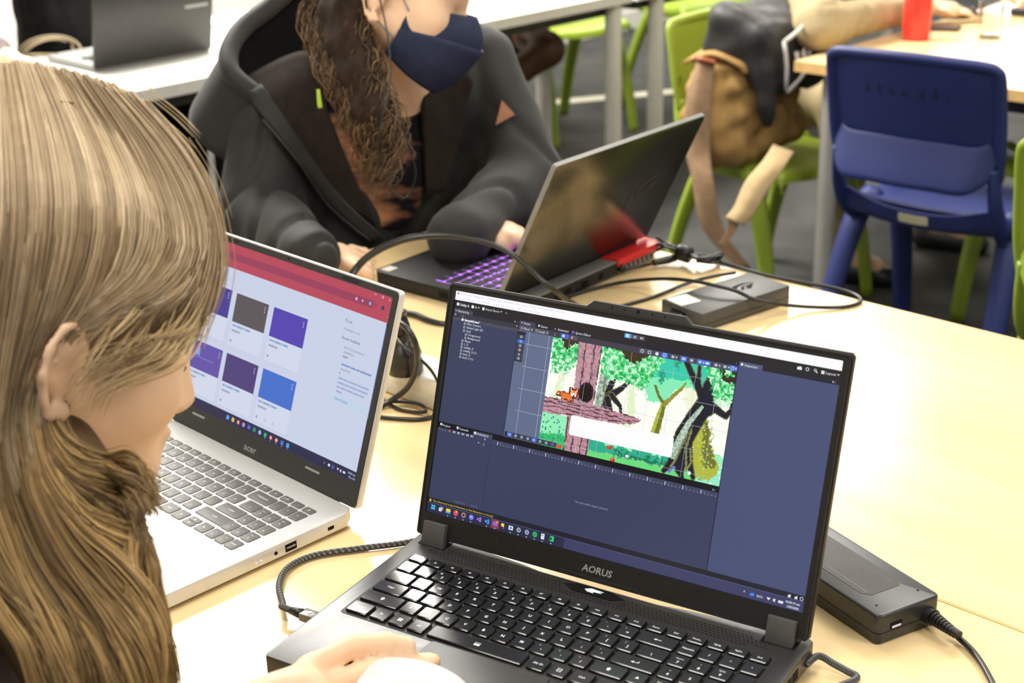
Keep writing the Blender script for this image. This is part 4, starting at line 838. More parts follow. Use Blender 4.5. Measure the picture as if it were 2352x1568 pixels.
pw = Matrix(AE.matrix_basis) @ Vector((-.044, -.022, .0135))
wcab('cable', AE, [np.array(pw)] + C((1510, 758, .004), (1470, 765, .004), (1400, 745, .003)), .0028)
wcab('cable', AE, C((1690, 626, .020), (1640, 634, .012), (1580, 650, .004), (1500, 682, .003), (1430, 702, .003), (1370, 722, .003)), .0026)

# loose power cable arching between the laptops
D_ = lambda *pts: [atd(*q) for q in pts]
wcab('power_cable', None, C((735, 735, .005), (775, 690, .02)) + D_((822, 616, 2.13), (870, 577, 2.11), (940, 550, 2.08), (1020, 543, 2.05), (1100, 553, 2.03), (1170, 580, 2.01), (1230, 630, 2.00), (1275, 668, 2.00)) + C((1325, 702, .007), (1370, 728, .005), (1430, 745, .005)), .0036)
tag(bpy.data.objects['power_cable'], 'thick black cable arching over the table in front of the jacket', 'cable')
wcab('charging_cable', None, C((720, 725, .003), (765, 680, .02)) + D_((818, 608, 2.15), (866, 570, 2.13), (930, 545, 2.10), (985, 537, 2.09), (1040, 540, 2.08), (1090, 552, 2.08)), .0022); tag(bpy.data.objects['charging_cable'], 'thin black cable running beside the thick arching one', 'cable')

# white power strip with plugs between the screens
PS = empty('power_strip', (-1.25, 1.135, TZ), 0, 'white power strip lying between the two screens', 'power strip')
M_wpl = mat('white_plastic', (.82, .8, .72), .4, .5, var=.02)
obj('body', prism(rrect(-.17, .10, -.028, .028, .012, 5), 0, .041, .006, seg=3), M_wpl, PS, auto=40)
obj('seam', ringg(rrect(-.1702, .1002, -.0282, .0282, .012, 5), rrect(-.165, .095, -.025, .025, .01, 5), .02, .0206), M_whiteedge, PS)
for x in (-.13, -.09, -.05, -.01, .03): obj('socket', lathe([(.016, .0405), (.016, .0414)], 20), M_whiteedge, PS, (x, 0, 0))
PG = empty('mains_plug', (*at(930, 852, TZ + .042)[:2], TZ + .0415), 0, 'round black mains plug standing in the white power strip', 'plug')
obj('body', lathe([(.021, 0), (.0225, .002), (.0225, .013), (.020, .02), (.0215, .024), (.0195, .03), (.012, .036), (.0095, .04), (.011, .048), (.009, .06), (.006, .07)], 20), mat('plug_black', (.014, .014, .013), .3, .5), PG, auto=40)
_t = np.array(PG.location) + V3(0, 0, .066)
wcab('cable', PG, [_t, _t + V3(.004, 0, .012), *C((915, 735, .12), (940, 760, .115), (957, 800, .095), (955, 850, .06), (935, 890, .03), (905, 915, .012), (870, 935, .004), (820, 950, .003))], .0036)
wcab('adapter_lead', None, C((890, 735, .09), (905, 762, .09), (930, 800, .085), (965, 825, .07), (990, 850, .055), (1010, 885, .035), (1030, 930, .006), (1060, 950, .003)), .0018); tag(bpy.data.objects['adapter_lead'], 'thin black lead crossing above the white power strip', 'cable')
wcab('looped_cable', None, C((850, 890, .004), (885, 918, .004), (912, 938, .003), (950, 946, .003), (975, 946, .006), (975, 935, .01), (950, 925, .009), (905, 922, .007), (880, 926, .005), (850, 935, .003)), .0022); tag(bpy.data.objects['looped_cable'], 'black cable lying in a small loop below the white power strip', 'cable')
wcab('laptop_lead', None, C((860, 955, .003), (900, 960, .003), (960, 963, .003), (1000, 955, .003), (1060, 930, .003)), .0026); tag(bpy.data.objects['laptop_lead'], 'straight black lead behind the silver laptop, nearest to the hinge', 'cable')
wcab('short_cable', None, C((880, 705, .004), (925, 717, .004), (955, 723, .005), (985, 736, .004), (1020, 744, .003), (1070, 742, .003)), .0042); tag(bpy.data.objects['short_cable'], 'thick black cable on the table at the laptop with violet keys', 'cable')

# braided USB leads
def braided(name, pts, label, r=.0031, n=14):
    P = crom(pts, n); g = tube(P, r, 10, 0); cols = []
    for i in range(len(P)):
        for k in range(10): cols.append((.33, .33, .34) if (i * 2 + k) % 6 == 0 else (.035, .034, .033))
    o = obj(name, g, mat('braided_sleeve', (.9, .9, .9), .6, .4, attr='col', var=.1, vscale=600, bump=.3, bscale=1800), None, smooth=True, colors=np.array(cols)); return o
ub = empty('usb_cable', at(690, 1412, TZ), 0, 'braided black cable with grey plug in the left side of the game laptop', 'cable')
pl_w = np.array(LA.matrix_basis @ Vector((-.2, -.155, .012))); dirw = np.array(LA.matrix_basis.to_3x3() @ Vector((-1, 0, 0)))
e0 = pl_w + dirw * .034
br1 = braided('sleeve', [e0, e0 + dirw * .012 + V3(0, 0, .001), *C((650, 1388, .009), (641, 1345, .006), (660, 1305, .005), (720, 1276, .004), (830, 1259, .004), (930, 1246, .004), (1030, 1225, .004), (1100, 1200, .004))], '', n=24)
br1.parent = ub; br1.matrix_parent_inverse = ub.matrix_basis.inverted()
M_plg = mat('plug_grey', (.16, .16, .15), .35, .5, metal=.4)
pg = obj('plug', xf(box(-.0105, .0105, -.006, .006, -.004, .004, .0012), frame(pl_w + dirw * .012, dirw, np.cross((0, 0, 1), dirw), V3(0, 0, 1))), M_plg, ub, auto=35); pg.matrix_parent_inverse = ub.matrix_basis.inverted()
pm = obj('plug_mark', xf(lathe([(.0022, .0041), (.0022, .0044)], 14), frame(pl_w + dirw * .014, dirw, np.cross((0, 0, 1), dirw), V3(0, 0, 1))), M_legw, ub); pm.matrix_parent_inverse = ub.matrix_basis.inverted()
st = obj('strain_relief', tube([pl_w + dirw * .022, pl_w + dirw * .036], [.0052, .0034], 10, 2), M_blackpl, ub, smooth=True); st.matrix_parent_inverse = ub.matrix_basis.inverted()
e1 = np.array(LA.matrix_basis @ Vector((.201, -.012, .012)))
tag(braided('usb_cable', [e1, *C((1880, 1506, .011), (1915, 1524, .008), (1948, 1542, .006), (1967, 1552, .005), (1962, 1562, .005), (1930, 1575, .004), (1880, 1600, .004))], '', n=24), 'braided black and white cable at the right side of the game laptop', 'cable')

# ================================================================== white mouse under the hand
MO = empty('computer_mouse', (-.777, .645, TZ + .0225), .757, 'white computer mouse in the hand at the front edge of the game laptop', 'mouse')
MO.rotation_euler = (.36, 0, .757)
M_mouse = mat('glossy_white', (.86, .85, .82), .22, .5, var=.01, coat=.3)
blob('shell', [('e', (0, 0, .003), (.074, .038, .040), None, .01), ('x', (0, 0, -.05), (.2, .2, .051), None, .0, .002)], .0022, M_mouse, MO, it=3)
obj('base_plate', prism([(.068 * math.cos(t), .034 * math.sin(t)) for t in np.arange(0, 6.28, .2)], 0, .003, .0008), M_gry, MO)
obj('scroll_wheel', xf(lathe([(.007, -.003), (.009, -.0015), (.009, .0015), (.007, .003)], 20), rotm(rx=math.pi / 2, t=(-.050, 0, .025))), M_gry, MO, auto=40)

# ================================================================== things on the far birch table
RB = at(2103, 90, TZ)
rb = empty('water_bottle', (RB[0], RB[1], TZ), 0, 'red bottle standing on the birch table at the back', 'bottle')
M_redb = mat('red_metal', (.75, .035, .025), .3, .5, var=.04, coat=.4)
obj('body', lathe([(.030, 0), (.035, .004), (.0365, .02), (.0365, .115), (.034, .128), (.026, .138)], 28), M_redb, rb, auto=40)
obj('neck', lathe([(.026, .1375), (.024, .145), (.022, .150)], 24), mat('neck_pale', (.8, .5, .5), .25, metal=.5), rb, auto=40)
obj('cap', lathe([(.024, .150), (.025, .153), (.025, .172), (.021, .178)], 24), M_redb, rb, auto=40)
ph = (at(2085, 58, TZ) + at(2178, 68, TZ)) / 2
PH = empty('mobile_phone', (ph[0] + .02, ph[1] - .01, TZ), .35, 'dark mobile phone lying beside the red bottle', 'phone')
obj('body', prism(rrect(-.072, .072, -.036, .036, .008, 4), .0002, .008, .0015), M_blackpl, PH, auto=35)
obj('screen', prism(rrect(-.069, .069, -.033, .033, .006, 4), .008, .0084), mat('phone_glass', (.03, .04, .07), .06, .6), PH)
gl = at(2272, 86, TZ)
GLS = empty('drinking_glass', (gl[0], gl[1], TZ), 0, 'clear drinking glass standing right of the red bottle', 'glass')
M_glass = mat('clear_glass', (1, 1, 1), .03, .5, trans=1., var=0)
obj('bowl', lathe([(.026, .0), (.028, .001), (.033, .095), (.0318, .095), (.0268, .008), (.001, .007)], 28), M_glass, GLS, auto=40)
# dark laptop corner on the far birch table
lp = at(2318, 36, TZ)
LE = empty('black_laptop', (lp[0] + .17, lp[1] + .22, TZ), 0, 'black laptop at the far right corner of the picture', 'laptop')
obj('base', prism(rrect(-.17, .17, -.22, .0, .006), .001, .02, .002), M_blackpl, LE, auto=30)
_l = obj('lid', prism(rrect(-.17, .17, 0, .22, .006), -.006, 0, .001), M_blackpl, LE, auto=30); _l.matrix_local = Matrix(lid_frame(0, 0, 1.9, .012).tolist())

# ================================================================== one-piece plastic school chairs
M_green = mat('lime_plastic', (.27, .37, .03), .4, .45, var=.05, vscale=8, bump=.05, bscale=900)
M_blue = mat('navy_plastic', (.012, .022, .125), .5, .45, var=.06, vscale=8, bump=.05, bscale=900)
M_tag = mat('cream_tag', (.62, .58, .42), .6, .3, var=.05)
def chair_meshes(key_, m):
    P = {}
    w = .20
    # seat: dished shell with rolled edge, y forward
    rows = []
    for y, zc in ((-.185, .478), (-.15, .455), (-.06, .445), (.06, .447), (.15, .452), (.195, .442), (.205, .418)):
        ww = w * (1 - .06 * (y > .1) - .04 * (y < -.15)); rows.append([(-ww, y, zc - .022), (-ww * .96, y, zc + .006), (-ww * .5, y, zc), (0, y, zc - .003), (ww * .5, y, zc), (ww * .96, y, zc + .006), (ww, y, zc - .022)])
    P['seat'] = mesh(key_ + '_seat', sheet(rows, .008, 4), m, auto=50)
    # back panel, concave to the sitter, leaning back
    rows = []
    for z, y, hw in ((.815, -.262, .178), (.80, -.262, .190), (.72, -.245, .196), (.64, -.228, .197), (.585, -.218, .190)):
        rows.append([(hw * s, y - .030 * (1 - abs(s) ** 2), z + .012 * (1 - s * s)) for s in (-1, -.66, -.33, 0, .33, .66, 1)])
    P['backrest'] = mesh(key_ + '_backrest', sheet(rows, .009, 4), m, auto=50)
    # rounded rim along the top and sides of the back
    rim = [(-.19, -.218, .575), (-.197, -.231, .64), (-.198, -.248, .73), (-.197, -.262, .795), (-.190, -.268, .814), (-.165, -.275, .822), (-.08, -.287, .826), (0, -.292, .828), (.08, -.287, .826), (.165, -.275, .822), (.190, -.268, .814), (.197, -.262, .795), (.198, -.248, .73), (.197, -.231, .64), (.19, -.218, .575)]
    P['back_rim'] = mesh(key_ + '_rim', tube(rim, .0115, 10, 5, flat=1.2), m, smooth=True)
    # outward-leaning band under the panel, turning the corners
    rows = []
    for z, y, hw in ((.645, -.236, .197), (.635, -.240, .197), (.560, -.268, .185), (.553, -.266, .183), (.553, -.255, .180)):
        rows.append([(hw * s, y - .028 * (1 - abs(s) ** 2) + (.026 if abs(s) == 1 else 0), z + (.03 if abs(s) == 1 else 0)) for s in (-1, -.8, -.4, 0, .4, .8, 1)])
    P['back_band'] = mesh(key_ + '_band', sheet(rows, .010, 4), m, auto=50)
    up = []
    for s in (-1, 1):
        up.append(tube([(s * .186, -.150, .435), (s * .190, -.192, .475), (s * .190, -.218, .53), (s * .188, -.225, .60)], [.026, .026, .024, .024], 12, 6, flat=.5, up=(0, 1, 0)))
    P['upright'] = [mesh(key_ + '_upright', g, m, smooth=True) for g in up]
    P['rear_rail'] = mesh(key_ + '_rail', sheet([[(-.185, -.195, .50), (-.09, -.205, .474), (0, -.208, .468), (.09, -.205, .474), (.185, -.195, .50)], [(-.185, -.19, .455), (-.09, -.198, .44), (0, -.2, .436), (.09, -.198, .44), (.185, -.19, .455)], [(-.17, -.15, .43), (-.09, -.16, .425), (0, -.165, .425), (.09, -.16, .425), (.17, -.15, .43)]], .010, 4), m, auto=50)
    P['leg'] = []
    for s in (-1, 1):
        P['leg'].append(mesh(key_ + '_leg', tube([(s * .178, .05, .45), (s * .192, .10, .40), (s * .205, .165, .20), (s * .212, .20, .0)], [.034, .031, .026, .022], 12, 5, flat=.75), m, smooth=True))
        P['leg'].append(mesh(key_ + '_leg', tube([(s * .178, -.06, .45), (s * .192, -.12, .40), (s * .208, -.20, .20), (s * .216, -.25, .0)], [.034, .031, .026, .022], 12, 5, flat=.75), m, smooth=True))
    P['side_skirt'] = [mesh(key_ + '_skirt', box(s * .186 - .009, s * .186 + .009, -.15, .13, .405, .452, .006), m, auto=40) for s in (-1, 1)]
    return P
CHG, CHB = chair_meshes('green', M_green), chair_meshes('blue', M_blue)
def chair(name, P, x, y, face, label, group):
    """face = direction the sitter looks, degrees from +X"""
    t = empty(name, (x, y, 0), math.radians(face - 90), label, 'chair', group)
    for k in ('seat', 'backrest', 'back_rim', 'back_band', 'rear_rail'): link(k, P[k], t)
    for k in ('upright', 'side_skirt', 'leg'):
        for me in P[k]: link(k, me, t)
    return t
GG = 'lime green school chairs'
gc = chair('school_chair', CHG, -2.25, 3.40, -10, 'lime green school chair carrying the brown bag', GG); gc.scale = (.92, .92, .92)
bc = chair('school_chair', CHB, -1.59, 3.16, 92, 'navy blue school chair pushed in at the birch table', None)
obj('paper_tag', sheet([[(-.036, -.213, .462), (.0, -.2155, .461), (.036, -.213, .462)], [(-.036, -.2085, .442), (0, -.211, .441), (.036, -.2085, .442)]], .0012, 2), M_tag, bc)
obj('moulded_mark', join(*[xf(box(0, .024 if i % 3 else .018, -.012, .012 if i % 2 else .006, -.001, .001), frame(V3(-.1 + .029 * i, -.2535 - .030 * (1 - ((-.088 + .029 * i) / .196) ** 2), .745 + .01), V3(1, 0, 0), nrm((0, -.2, 1)), nrm((0, -1, -.2)))) for i in range(7)]), mat('navy_dark', (.006, .01, .05), .5), bc)
chair('school_chair', CHG, -.915, 2.66, 97, 'lime green school chair cut off by the right edge of the picture', GG)
chair('school_chair', CHG, -4.02, 4.50, -8, 'lime green school chair under the end of the white table, behind the bare knees', GG)
chair('school_chair', CHG, -3.88, 5.22, 0, 'lime green school chair farthest back, behind the steel table leg', GG)
chair('school_chair', CHG, -1.52, 3.72, 265, 'lime green school chair on the far side of the birch table, behind the blue one', GG)

# ================================================================== brown canvas bag with a black pouch on the green chair
M_canvas = mat('tan_canvas', (.36, .215, .075), .85, .25, var=.22, vscale=18, bump=.4, bscale=500)
M_strap = mat('brown_webbing', (.30, .19, .11), .8, .25, var=.15, vscale=60, bump=.3, bscale=900)
M_pouch = mat('black_nylon', (.02, .02, .02), .55, .4, var=.3, vscale=30, bump=.5, bscale=120)
M_wprint = mat('grey_print', (.55, .53, .52), .6, .3)
BGp = V3(-2.29, 3.30, .424)
BAG = empty('canvas_bag', BGp, math.radians(2), 'tan canvas shoulder bag standing on the lime green chair', 'bag'); BAG.scale = (1.12, 1.12, 1.12)
fold = lambda s, a: (lambda V: a * noise3(V, s, 5) + a * .5 * noise3(V, s * 2.3, 8))
blob('body', [('b', (0, 0, .13), (.075, .150, .13), None, .045, .03), ('e', (.055, -.02, .10), (.05, .10, .09), None, .05), ('e', (.05, .07, .07), (.045, .055, .055), None, .04), ('e', (0, -.13, .15), (.06, .05, .11), None, .05), ('s', (.11, .0, .2), (.04, .02, .08), None, .02)], .008, M_canvas, BAG, it=1, disp=fold(46, .012))
obj('flap', sheet([[(-.075, -.15, .235), (-.075, 0, .262), (-.075, .15, .24)], [(.0, -.155, .262), (0, 0, .285), (0, .15, .265)], [(.070, -.15, .245), (.080, 0, .255), (.070, .15, .245)], [(.084, -.14, .225), (.094, 0, .232), (.086, .14, .225)]], .008, 4), M_canvas, BAG, smooth=True)
obj('shoulder_strap', sheet([[(-.02, -.165, .26), (-.0, -.185, .255), (.025, -.17, .245)], [(-.03, -.20, .17), (.0, -.205, .16), (.03, -.19, .16)], [(-.03, -.20, .05), (0, -.21, .05), (.035, -.195, .05)], [(.0, -.215, -.02), (.03, -.225, -.02), (.06, -.215, -.015)], [(.04, -.225, -.13), (.06, -.22, -.13), (.085, -.205, -.13)], [(.12, -.19, -.225), (.13, -.18, -.225), (.14, -.17, -.22)]], .004, 4), M_strap, BAG, smooth=True)
def bagw(name, rows, th, m):
    o = obj(name, sheet([[atd(*q) for q in r_] for r_ in rows], th, 4), m, BAG, smooth=True); o.matrix_parent_inverse = BAG.matrix_basis.inverted(); return o
bagw('strap_pad', [[(1775, 335, 3.80), (1800, 345, 3.79), (1822, 352, 3.80)], [(1752, 372, 3.72), (1775, 382, 3.71), (1798, 388, 3.72)], [(1712, 420, 3.69), (1738, 430, 3.68), (1762, 436, 3.69)], [(1688, 475, 3.68), (1708, 484, 3.67), (1730, 490, 3.68)], [(1668, 500, 3.68), (1688, 510, 3.67), (1706, 516, 3.68)]], .011, mat('pale_pad', (.50, .36, .19), .8, .25, var=.1, vscale=30, bump=.3, bscale=400))
bagw('strap_end', [[(1670, 498, 3.69), (1685, 506, 3.69), (1700, 510, 3.69)], [(1668, 530, 3.69), (1676, 535, 3.69), (1684, 538, 3.69)], [(1650, 562, 3.70), (1655, 566, 3.70), (1660, 570, 3.70)]], .004, M_strap)
obj('buckle', tube([(-.025, -.17, .255), (.0, -.19, .258), (.03, -.175, .25)], .007, 8), mat('leather_red', (.3, .07, .02), .5), BAG, smooth=True)
PO = empty('black_pouch', BGp + V3(.035, .03, .285), math.radians(2), 'crumpled black nylon pouch with a printed grey frame on top of the tan bag', 'pouch'); PO.scale = (1.3, 1.2, 1.3)
blob('body', [('b', (.01, -.01, .03), (.075, .135, .06), np.array(Matrix.Rotation(.25, 3, 'Y')), .03, .02), ('e', (.075, -.06, -.02), (.03, .07, .05), None, .04), ('c', (.078, -.125, -.03), (.082, -.12, -.125), .02, .007, .02), ('e', (.07, .07, -.03), (.035, .06, .06), None, .03)], .008, M_pouch, PO, it=2, disp=fold(40, .0055))
def on_pouch(u, v): return V3(.116 - .02 * v, -.075 + u * .8, -.005 + v)
fr = []
for a, b in (((-.06, .045), (.06, .075)), ((-.06, .045), (-.045, -.05)), ((.06, .075), (.065, -.01)), ((-.04, -.055), (.06, -.02))): fr.append(tube([on_pouch(*a), on_pouch((a[0] + b[0]) / 2, (a[1] + b[1]) / 2) + V3(.004, 0, 0), on_pouch(*b)], .004, 6, 2))
obj('printed_frame', join(*fr), M_wprint, PO, smooth=True)
obj('printed_mark', xf(join(poly2([(-.02, -.018), (-.004, -.02), (.0, .016), (-.014, .02)]), poly2([(.006, -.012), (.026, -.004), (.024, .014), (.01, .010)])), frame(on_pouch(.01, .005) + V3(.006, 0, 0), nrm((0, 1, .28)), nrm((-.2, -.28, 1)), nrm((1, 0, .2)))), M_wprint, PO)

# ================================================================== people
M_skin = mat('fair_skin', (.88, .60, .40), .5, .35, var=.06, vscale=25, bump=.06, bscale=700)
M_skinb = mat('brown_skin', (.10, .042, .02), .45, .4, var=.15, vscale=12)
M_eye = mat('eye_white', (.7, .68, .64), .2, .5, var=0)
M_brow = mat('dark_brow', (.03, .02, .014), .8, .2)
def head_frame(yaw, pit, rol):
    Fh = V3(math.cos(yaw), math.sin(yaw), 0); U0 = V3(0, 0, 1); F_ = Fh * math.cos(pit) - U0 * math.sin(pit); U_ = Fh * math.sin(pit) + U0 * math.cos(pit); R_ = np.cross(F_, U_)
    c, s = math.cos(rol), math.sin(rol); return F_, c * R_ + s * U_, -s * R_ + c * U_
def head_prims(c, fr, s=1., ears=True):
    F_, R_, U_ = fr; Rm = np.stack([F_, R_, U_], 1)
    p = lambda a, b, d: c + s * (a * F_ + b * R_ + d * U_)
    E = lambda q, r, k=.02: ('e', p(*q), tuple(s * x for x in r), Rm, k * s)
    Cc = lambda a, b, ra, rb, k=.012: ('c', p(*a), p(*b), s * ra, s * rb, k * s)
    L = [E((-.012, 0, .012), (.097, .075, .09)), E((.042, 0, -.06), (.052, .055, .066), .04), Cc((.02, 0, -.09), (.082, 0, -.116), .03, .018, .03)]
    for q in (-1, 1): L += [Cc((-.005, q * .055, -.07), (.076, q * .014, -.114), .02, .017, .03), E((.062, q * .036, -.05), (.028, .026, .03), .03), Cc((.085, q * .008, -.006), (.07, q * .048, -.006), .013, .011, .02)]
    L += [Cc((.09, 0, -.018), (.108, 0, -.055), .008, .0105, .012), E((.100, .011, -.061), (.010, .007, .007), .008), E((.100, -.011, -.061), (.010, .007, .007), .008)]
    for q in (-1, 1): L.append(('s', p(.098, q * .031, -.029), (.014 * s, .016 * s, .009 * s), Rm, .012 * s)); L.append(E((.078, q * .031, -.029), (.013, .014, .0125), .006))
    L += [E((.097, 0, -.084), (.011, .020, .0055), .006), E((.094, 0, -.094), (.011, .018, .006), .006)]
    if ears:
        for q in (-1, 1):
            hx = [(.010, -.012), (.010, .012), (-.002, .026), (-.018, .024), (-.028, .008), (-.026, -.012), (-.016, -.028), (-.006, -.038), (.004, -.036)]
            o = (-.008, .079, -.033); pts = [(o[0] + a * .72 - .002, q * (o[1] + .012 + (-a) * .45), o[2] + b * 1.05) for a, b in hx]
            for a, b in zip(pts, pts[1:]): L.append(Cc(a, b, .0038, .0038, .004))
            L += [E((o[0] - .008, q * (o[1] + .006), o[2] - .002), (.016, .007, .029), .006), Cc((o[0] - .012, q * (o[1] + .014), o[2] + .014), (o[0] - .008, q * (o[1] + .013), o[2] - .016), .003, .0035, .004), E((o[0] + .002, q * (o[1] + .010), o[2] - .036), (.008, .005, .008), .006), ('s', p(o[0] - .002, q * (o[1] + .016), o[2] - .008), (.008 * s, .008 * s, .010 * s), Rm, .005 * s)]
    return L, p
def chain(P, r, k=.01): return [('c', a, b, ra, rb, k) for a, b, ra, rb in zip(P, P[1:], r, r[1:])]
def trace(prims, px, py, t0=.3, t1=8.):
    d = ray(px, py); d = d / np.linalg.norm(d); t = t0
    for _ in range(90):
        e = float(sdf_eval((CAM + d * t)[None], prims)[0]); t += e * .8
        if e < 5e-4 or t > t1: break
    return (CAM + d * t) if t < t1 else None
def snormal(prims, X):
    e = 2e-3; return nrm([float(sdf_eval((X + V3(*(e * (np.arange(3) == i))))[None], prims)[0] - sdf_eval((X - V3(*(e * (np.arange(3) == i))))[None], prims)[0]) for i in range(3)])
def strands(paths, r, cols, sides=3, tips=True):
    """many thin tapering hairs as one mesh; paths (n, m, 3)"""
    P = np.asarray(paths); n, m = P.shape[:2]; T = np.gradient(P, axis=1); T /= np.linalg.norm(T, axis=2)[..., None] + 1e-12
    a = np.cross(T, CF); a /= np.linalg.norm(a, axis=2)[..., None] + 1e-9; b = np.cross(T, a)
    prof = np.ones(m); prof[-m // 4:] = np.linspace(1, .25, len(prof[-m // 4:])) if tips else 1
    R_ = (np.asarray(r)[:, None] * prof)[..., None]
    V = np.stack([P + R_ * (math.cos(6.2832 * k / sides) * a + math.sin(6.2832 * k / sides) * b) for k in range(sides)], 2)   # n m s 3
    idx = np.arange(n * m * sides).reshape(n, m, sides); k2 = np.roll(np.arange(sides), -1)
    Fq = np.stack([idx[:, :-1], idx[:, :-1][..., k2], idx[:, 1:][..., k2], idx[:, 1:]], -1).reshape(-1, 4)
    return V.reshape(-1, 3), Fq, np.repeat(np.asarray(cols), m * sides, 0)
def obj_fast(name, V, Fq, m, parent, colors=None, smooth=True):
    me = bpy.data.meshes.new(name); nv, nf = len(V), len(Fq); me.vertices.add(nv); me.vertices.foreach_set('co', np.asarray(V, np.float32).ravel()); me.loops.add(nf * 4); me.loops.foreach_set('vertex_index', np.asarray(Fq, np.int32).ravel())
    me.polygons.add(nf); me.polygons.foreach_set('loop_start', np.arange(nf, dtype=np.int32) * 4); me.polygons.foreach_set('use_smooth', np.full(nf, smooth)); me.materials.append(m)
    me.update(calc_edges=True)
    if colors is not None:
        ca = me.color_attributes.new('col', 'FLOAT_COLOR', 'POINT'); c = np.ones((nv, 4), np.float32); c[:, :3] = colors; ca.data.foreach_set('color', c.ravel())
    return link(name, me, parent)
def local(o, par):
    o.matrix_parent_inverse = par.matrix_basis.inverted(); return o
def resample(P, m):
    P = crom(P, 8); d = np.r_[0, np.cumsum(np.linalg.norm(np.diff(P, axis=0), axis=1))]; t = np.linspace(0, d[-1], m); return np.stack([np.interp(t, d, P[:, i]) for i in range(3)], 1)

# ------------------------------------------------------------------ person in the foreground, long fair hair
HC = V3(-.93, .508, 1.096); HF = head_frame(1.215, .45, .101); HS = .96
PF = empty('person', (-1.02, .22, 0), 0, 'person with long fair hair bending towards the laptops, in the foreground', 'person')
hp, hpt = head_prims(HC, HF, HS)
neck = [hpt(-.03, 0, -.07), V3(-.955, .415, .955), V3(-.985, .36, .86)]
shR, shL = V3(-.845, .285, .875), V3(-1.155, .40, .875)
elR = V3(-.77, .22, .70); wrR = at(585, 1640, .792)
def hand_prims(w, palm, fingers, thumb, rp=.017):
    L = [('c', w, palm, .021, rp + .006, .012)]
    for k, f in enumerate(fingers): L.append(('c', w * .45 + palm * .55, f[0], rp, .0105, .012)); L += chain(f, [.0102, .0094, .0086, .0076], .004)
    L += chain([w * .6 + palm * .4] + thumb, [.014, .0115, .0098, .0086][:len(thumb) + 1], .006); return L
hz = lambda x, y, z: at(x, y, z)
fing = [[hz(712, 1532, .795), hz(808, 1484, .796), hz(886, 1476, .788), hz(938, 1482, .780)],
        [hz(724, 1588, .785), hz(850, 1540, .776), hz(935, 1522, .766), hz(994, 1518, .759)],
        [hz(735, 1625, .795), hz(860, 1612, .796), hz(940, 1612, .786), hz(985, 1622, .776)],
        [hz(735, 1680, .785), hz(830, 1690, .783), hz(890, 1700, .773), hz(925, 1712, .764)]]
thumb = [hz(700, 1585, .782), hz(765, 1575, .774), hz(815, 1570, .770)]
palm = hz(690, 1600, .795)
elL, wrL = V3(-1.25, .27, .66), V3(-1.12, .40, .60)
body = hp + [('c', neck[0], neck[1], .05 * HS, .052, .03), ('c', neck[1], neck[2], .052, .07, .03), ('c', V3(-.99, .345, .80), V3(-1.03, .24, .50), .105, .12, .06), ('c', shR, shL, .05, .05, .05),
             ('c', shR, elR, .042, .034, .03), ('c', elR, wrR, .034, .022, .02), ('c', shL, elL, .042, .034, .03), ('c', elL, wrL, .034, .022, .02), ('c', wrL, V3(-1.07, .43, .585), .022, .018, .015)]
body += hand_prims(wrR, palm, fing, thumb)
body += sum([chain([V3(-1.07, .43, .585), V3(-1.03, .44 + .018 * i, .578), V3(-1.005, .445 + .02 * i, .568)], [.011, .009, .0075], .005) for i in (-1, 0, 1, 2)], []) + chain([V3(-1.09, .41, .58), V3(-1.055, .385, .57)], [.012, .009], .006)
bo = local(blob('body', body, .0038, M_skin, None, it=2), PF); bo.parent = PF; bo.matrix_parent_inverse = PF.matrix_basis.inverted()
M_shirt = mat('plum_grey_shirt', (.045, .036, .04), .9, .2, var=.2, vscale=20, bump=.3, bscale=500)
def cloth(name, prims, h, m, par, a=.004, s=30, it=2, fn=None):
    o = blob(name, prims, h, m, None, it=it, disp=lambda V: a * noise3(V, s, 3) - 1.6 * a * np.exp(-(noise3(V * [1, 1, .6], s * 1.1, 6) / .22) ** 2) + .4 * a * noise3(V, s * 2.2, 4), fn=fn); o.parent = par; o.matrix_parent_inverse = par.matrix_basis.inverted(); return o
cloth('shirt', [('c', V3(-.99, .345, .82), V3(-1.03, .24, .50), .125, .14, .06), ('c', shR, shL, .07, .07, .05), ('c', shR, shR * .45 + elR * .55, .062, .062, .04), ('c', shL, shL * .45 + elL * .55, .062, .062, .04), ('c', V3(-.965, .39, .90), V3(-.985, .35, .86), .075, .1, .04)], .009, M_shirt, PF, .005, 22)
M_jean = mat('dark_jeans', (.02, .022, .03), .85, .2, var=.2, vscale=30)
cloth('trousers', [('c', V3(-1.03, .22, .50), V3(-1.03, .2, .46), .15, .15, .05), ('c', V3(-.96, .24, .47), V3(-.84, .62, .46), .085, .07, .05), ('c', V3(-1.1, .27, .47), V3(-1.05, .66, .46), .085, .07, .05), ('c', V3(-.84, .62, .46), V3(-.86, .6, .06), .062, .05, .04), ('c', V3(-1.05, .66, .46), V3(-1.07, .64, .06), .062, .05, .04)], .012, M_jean, PF)
for q in (-1, 1):
    e = obj('eye', lathe([(.001, -.0118), (.008, -.0085), (.0118, 0), (.008, .0085), (.001, .0118)], 14), M_eye, None, hpt(.078, q * .031, -.029), smooth=True); e.parent = PF; e.matrix_parent_inverse = PF.matrix_basis.inverted()
lash = obj('eyelash', tube([hpt(.087, .018, -.028), hpt(.0915, .03, -.027), hpt(.085, .044, -.029)], .0012, 6), M_brow, None); local(lash, PF).parent = PF; lash.matrix_parent_inverse = PF.matrix_basis.inverted()
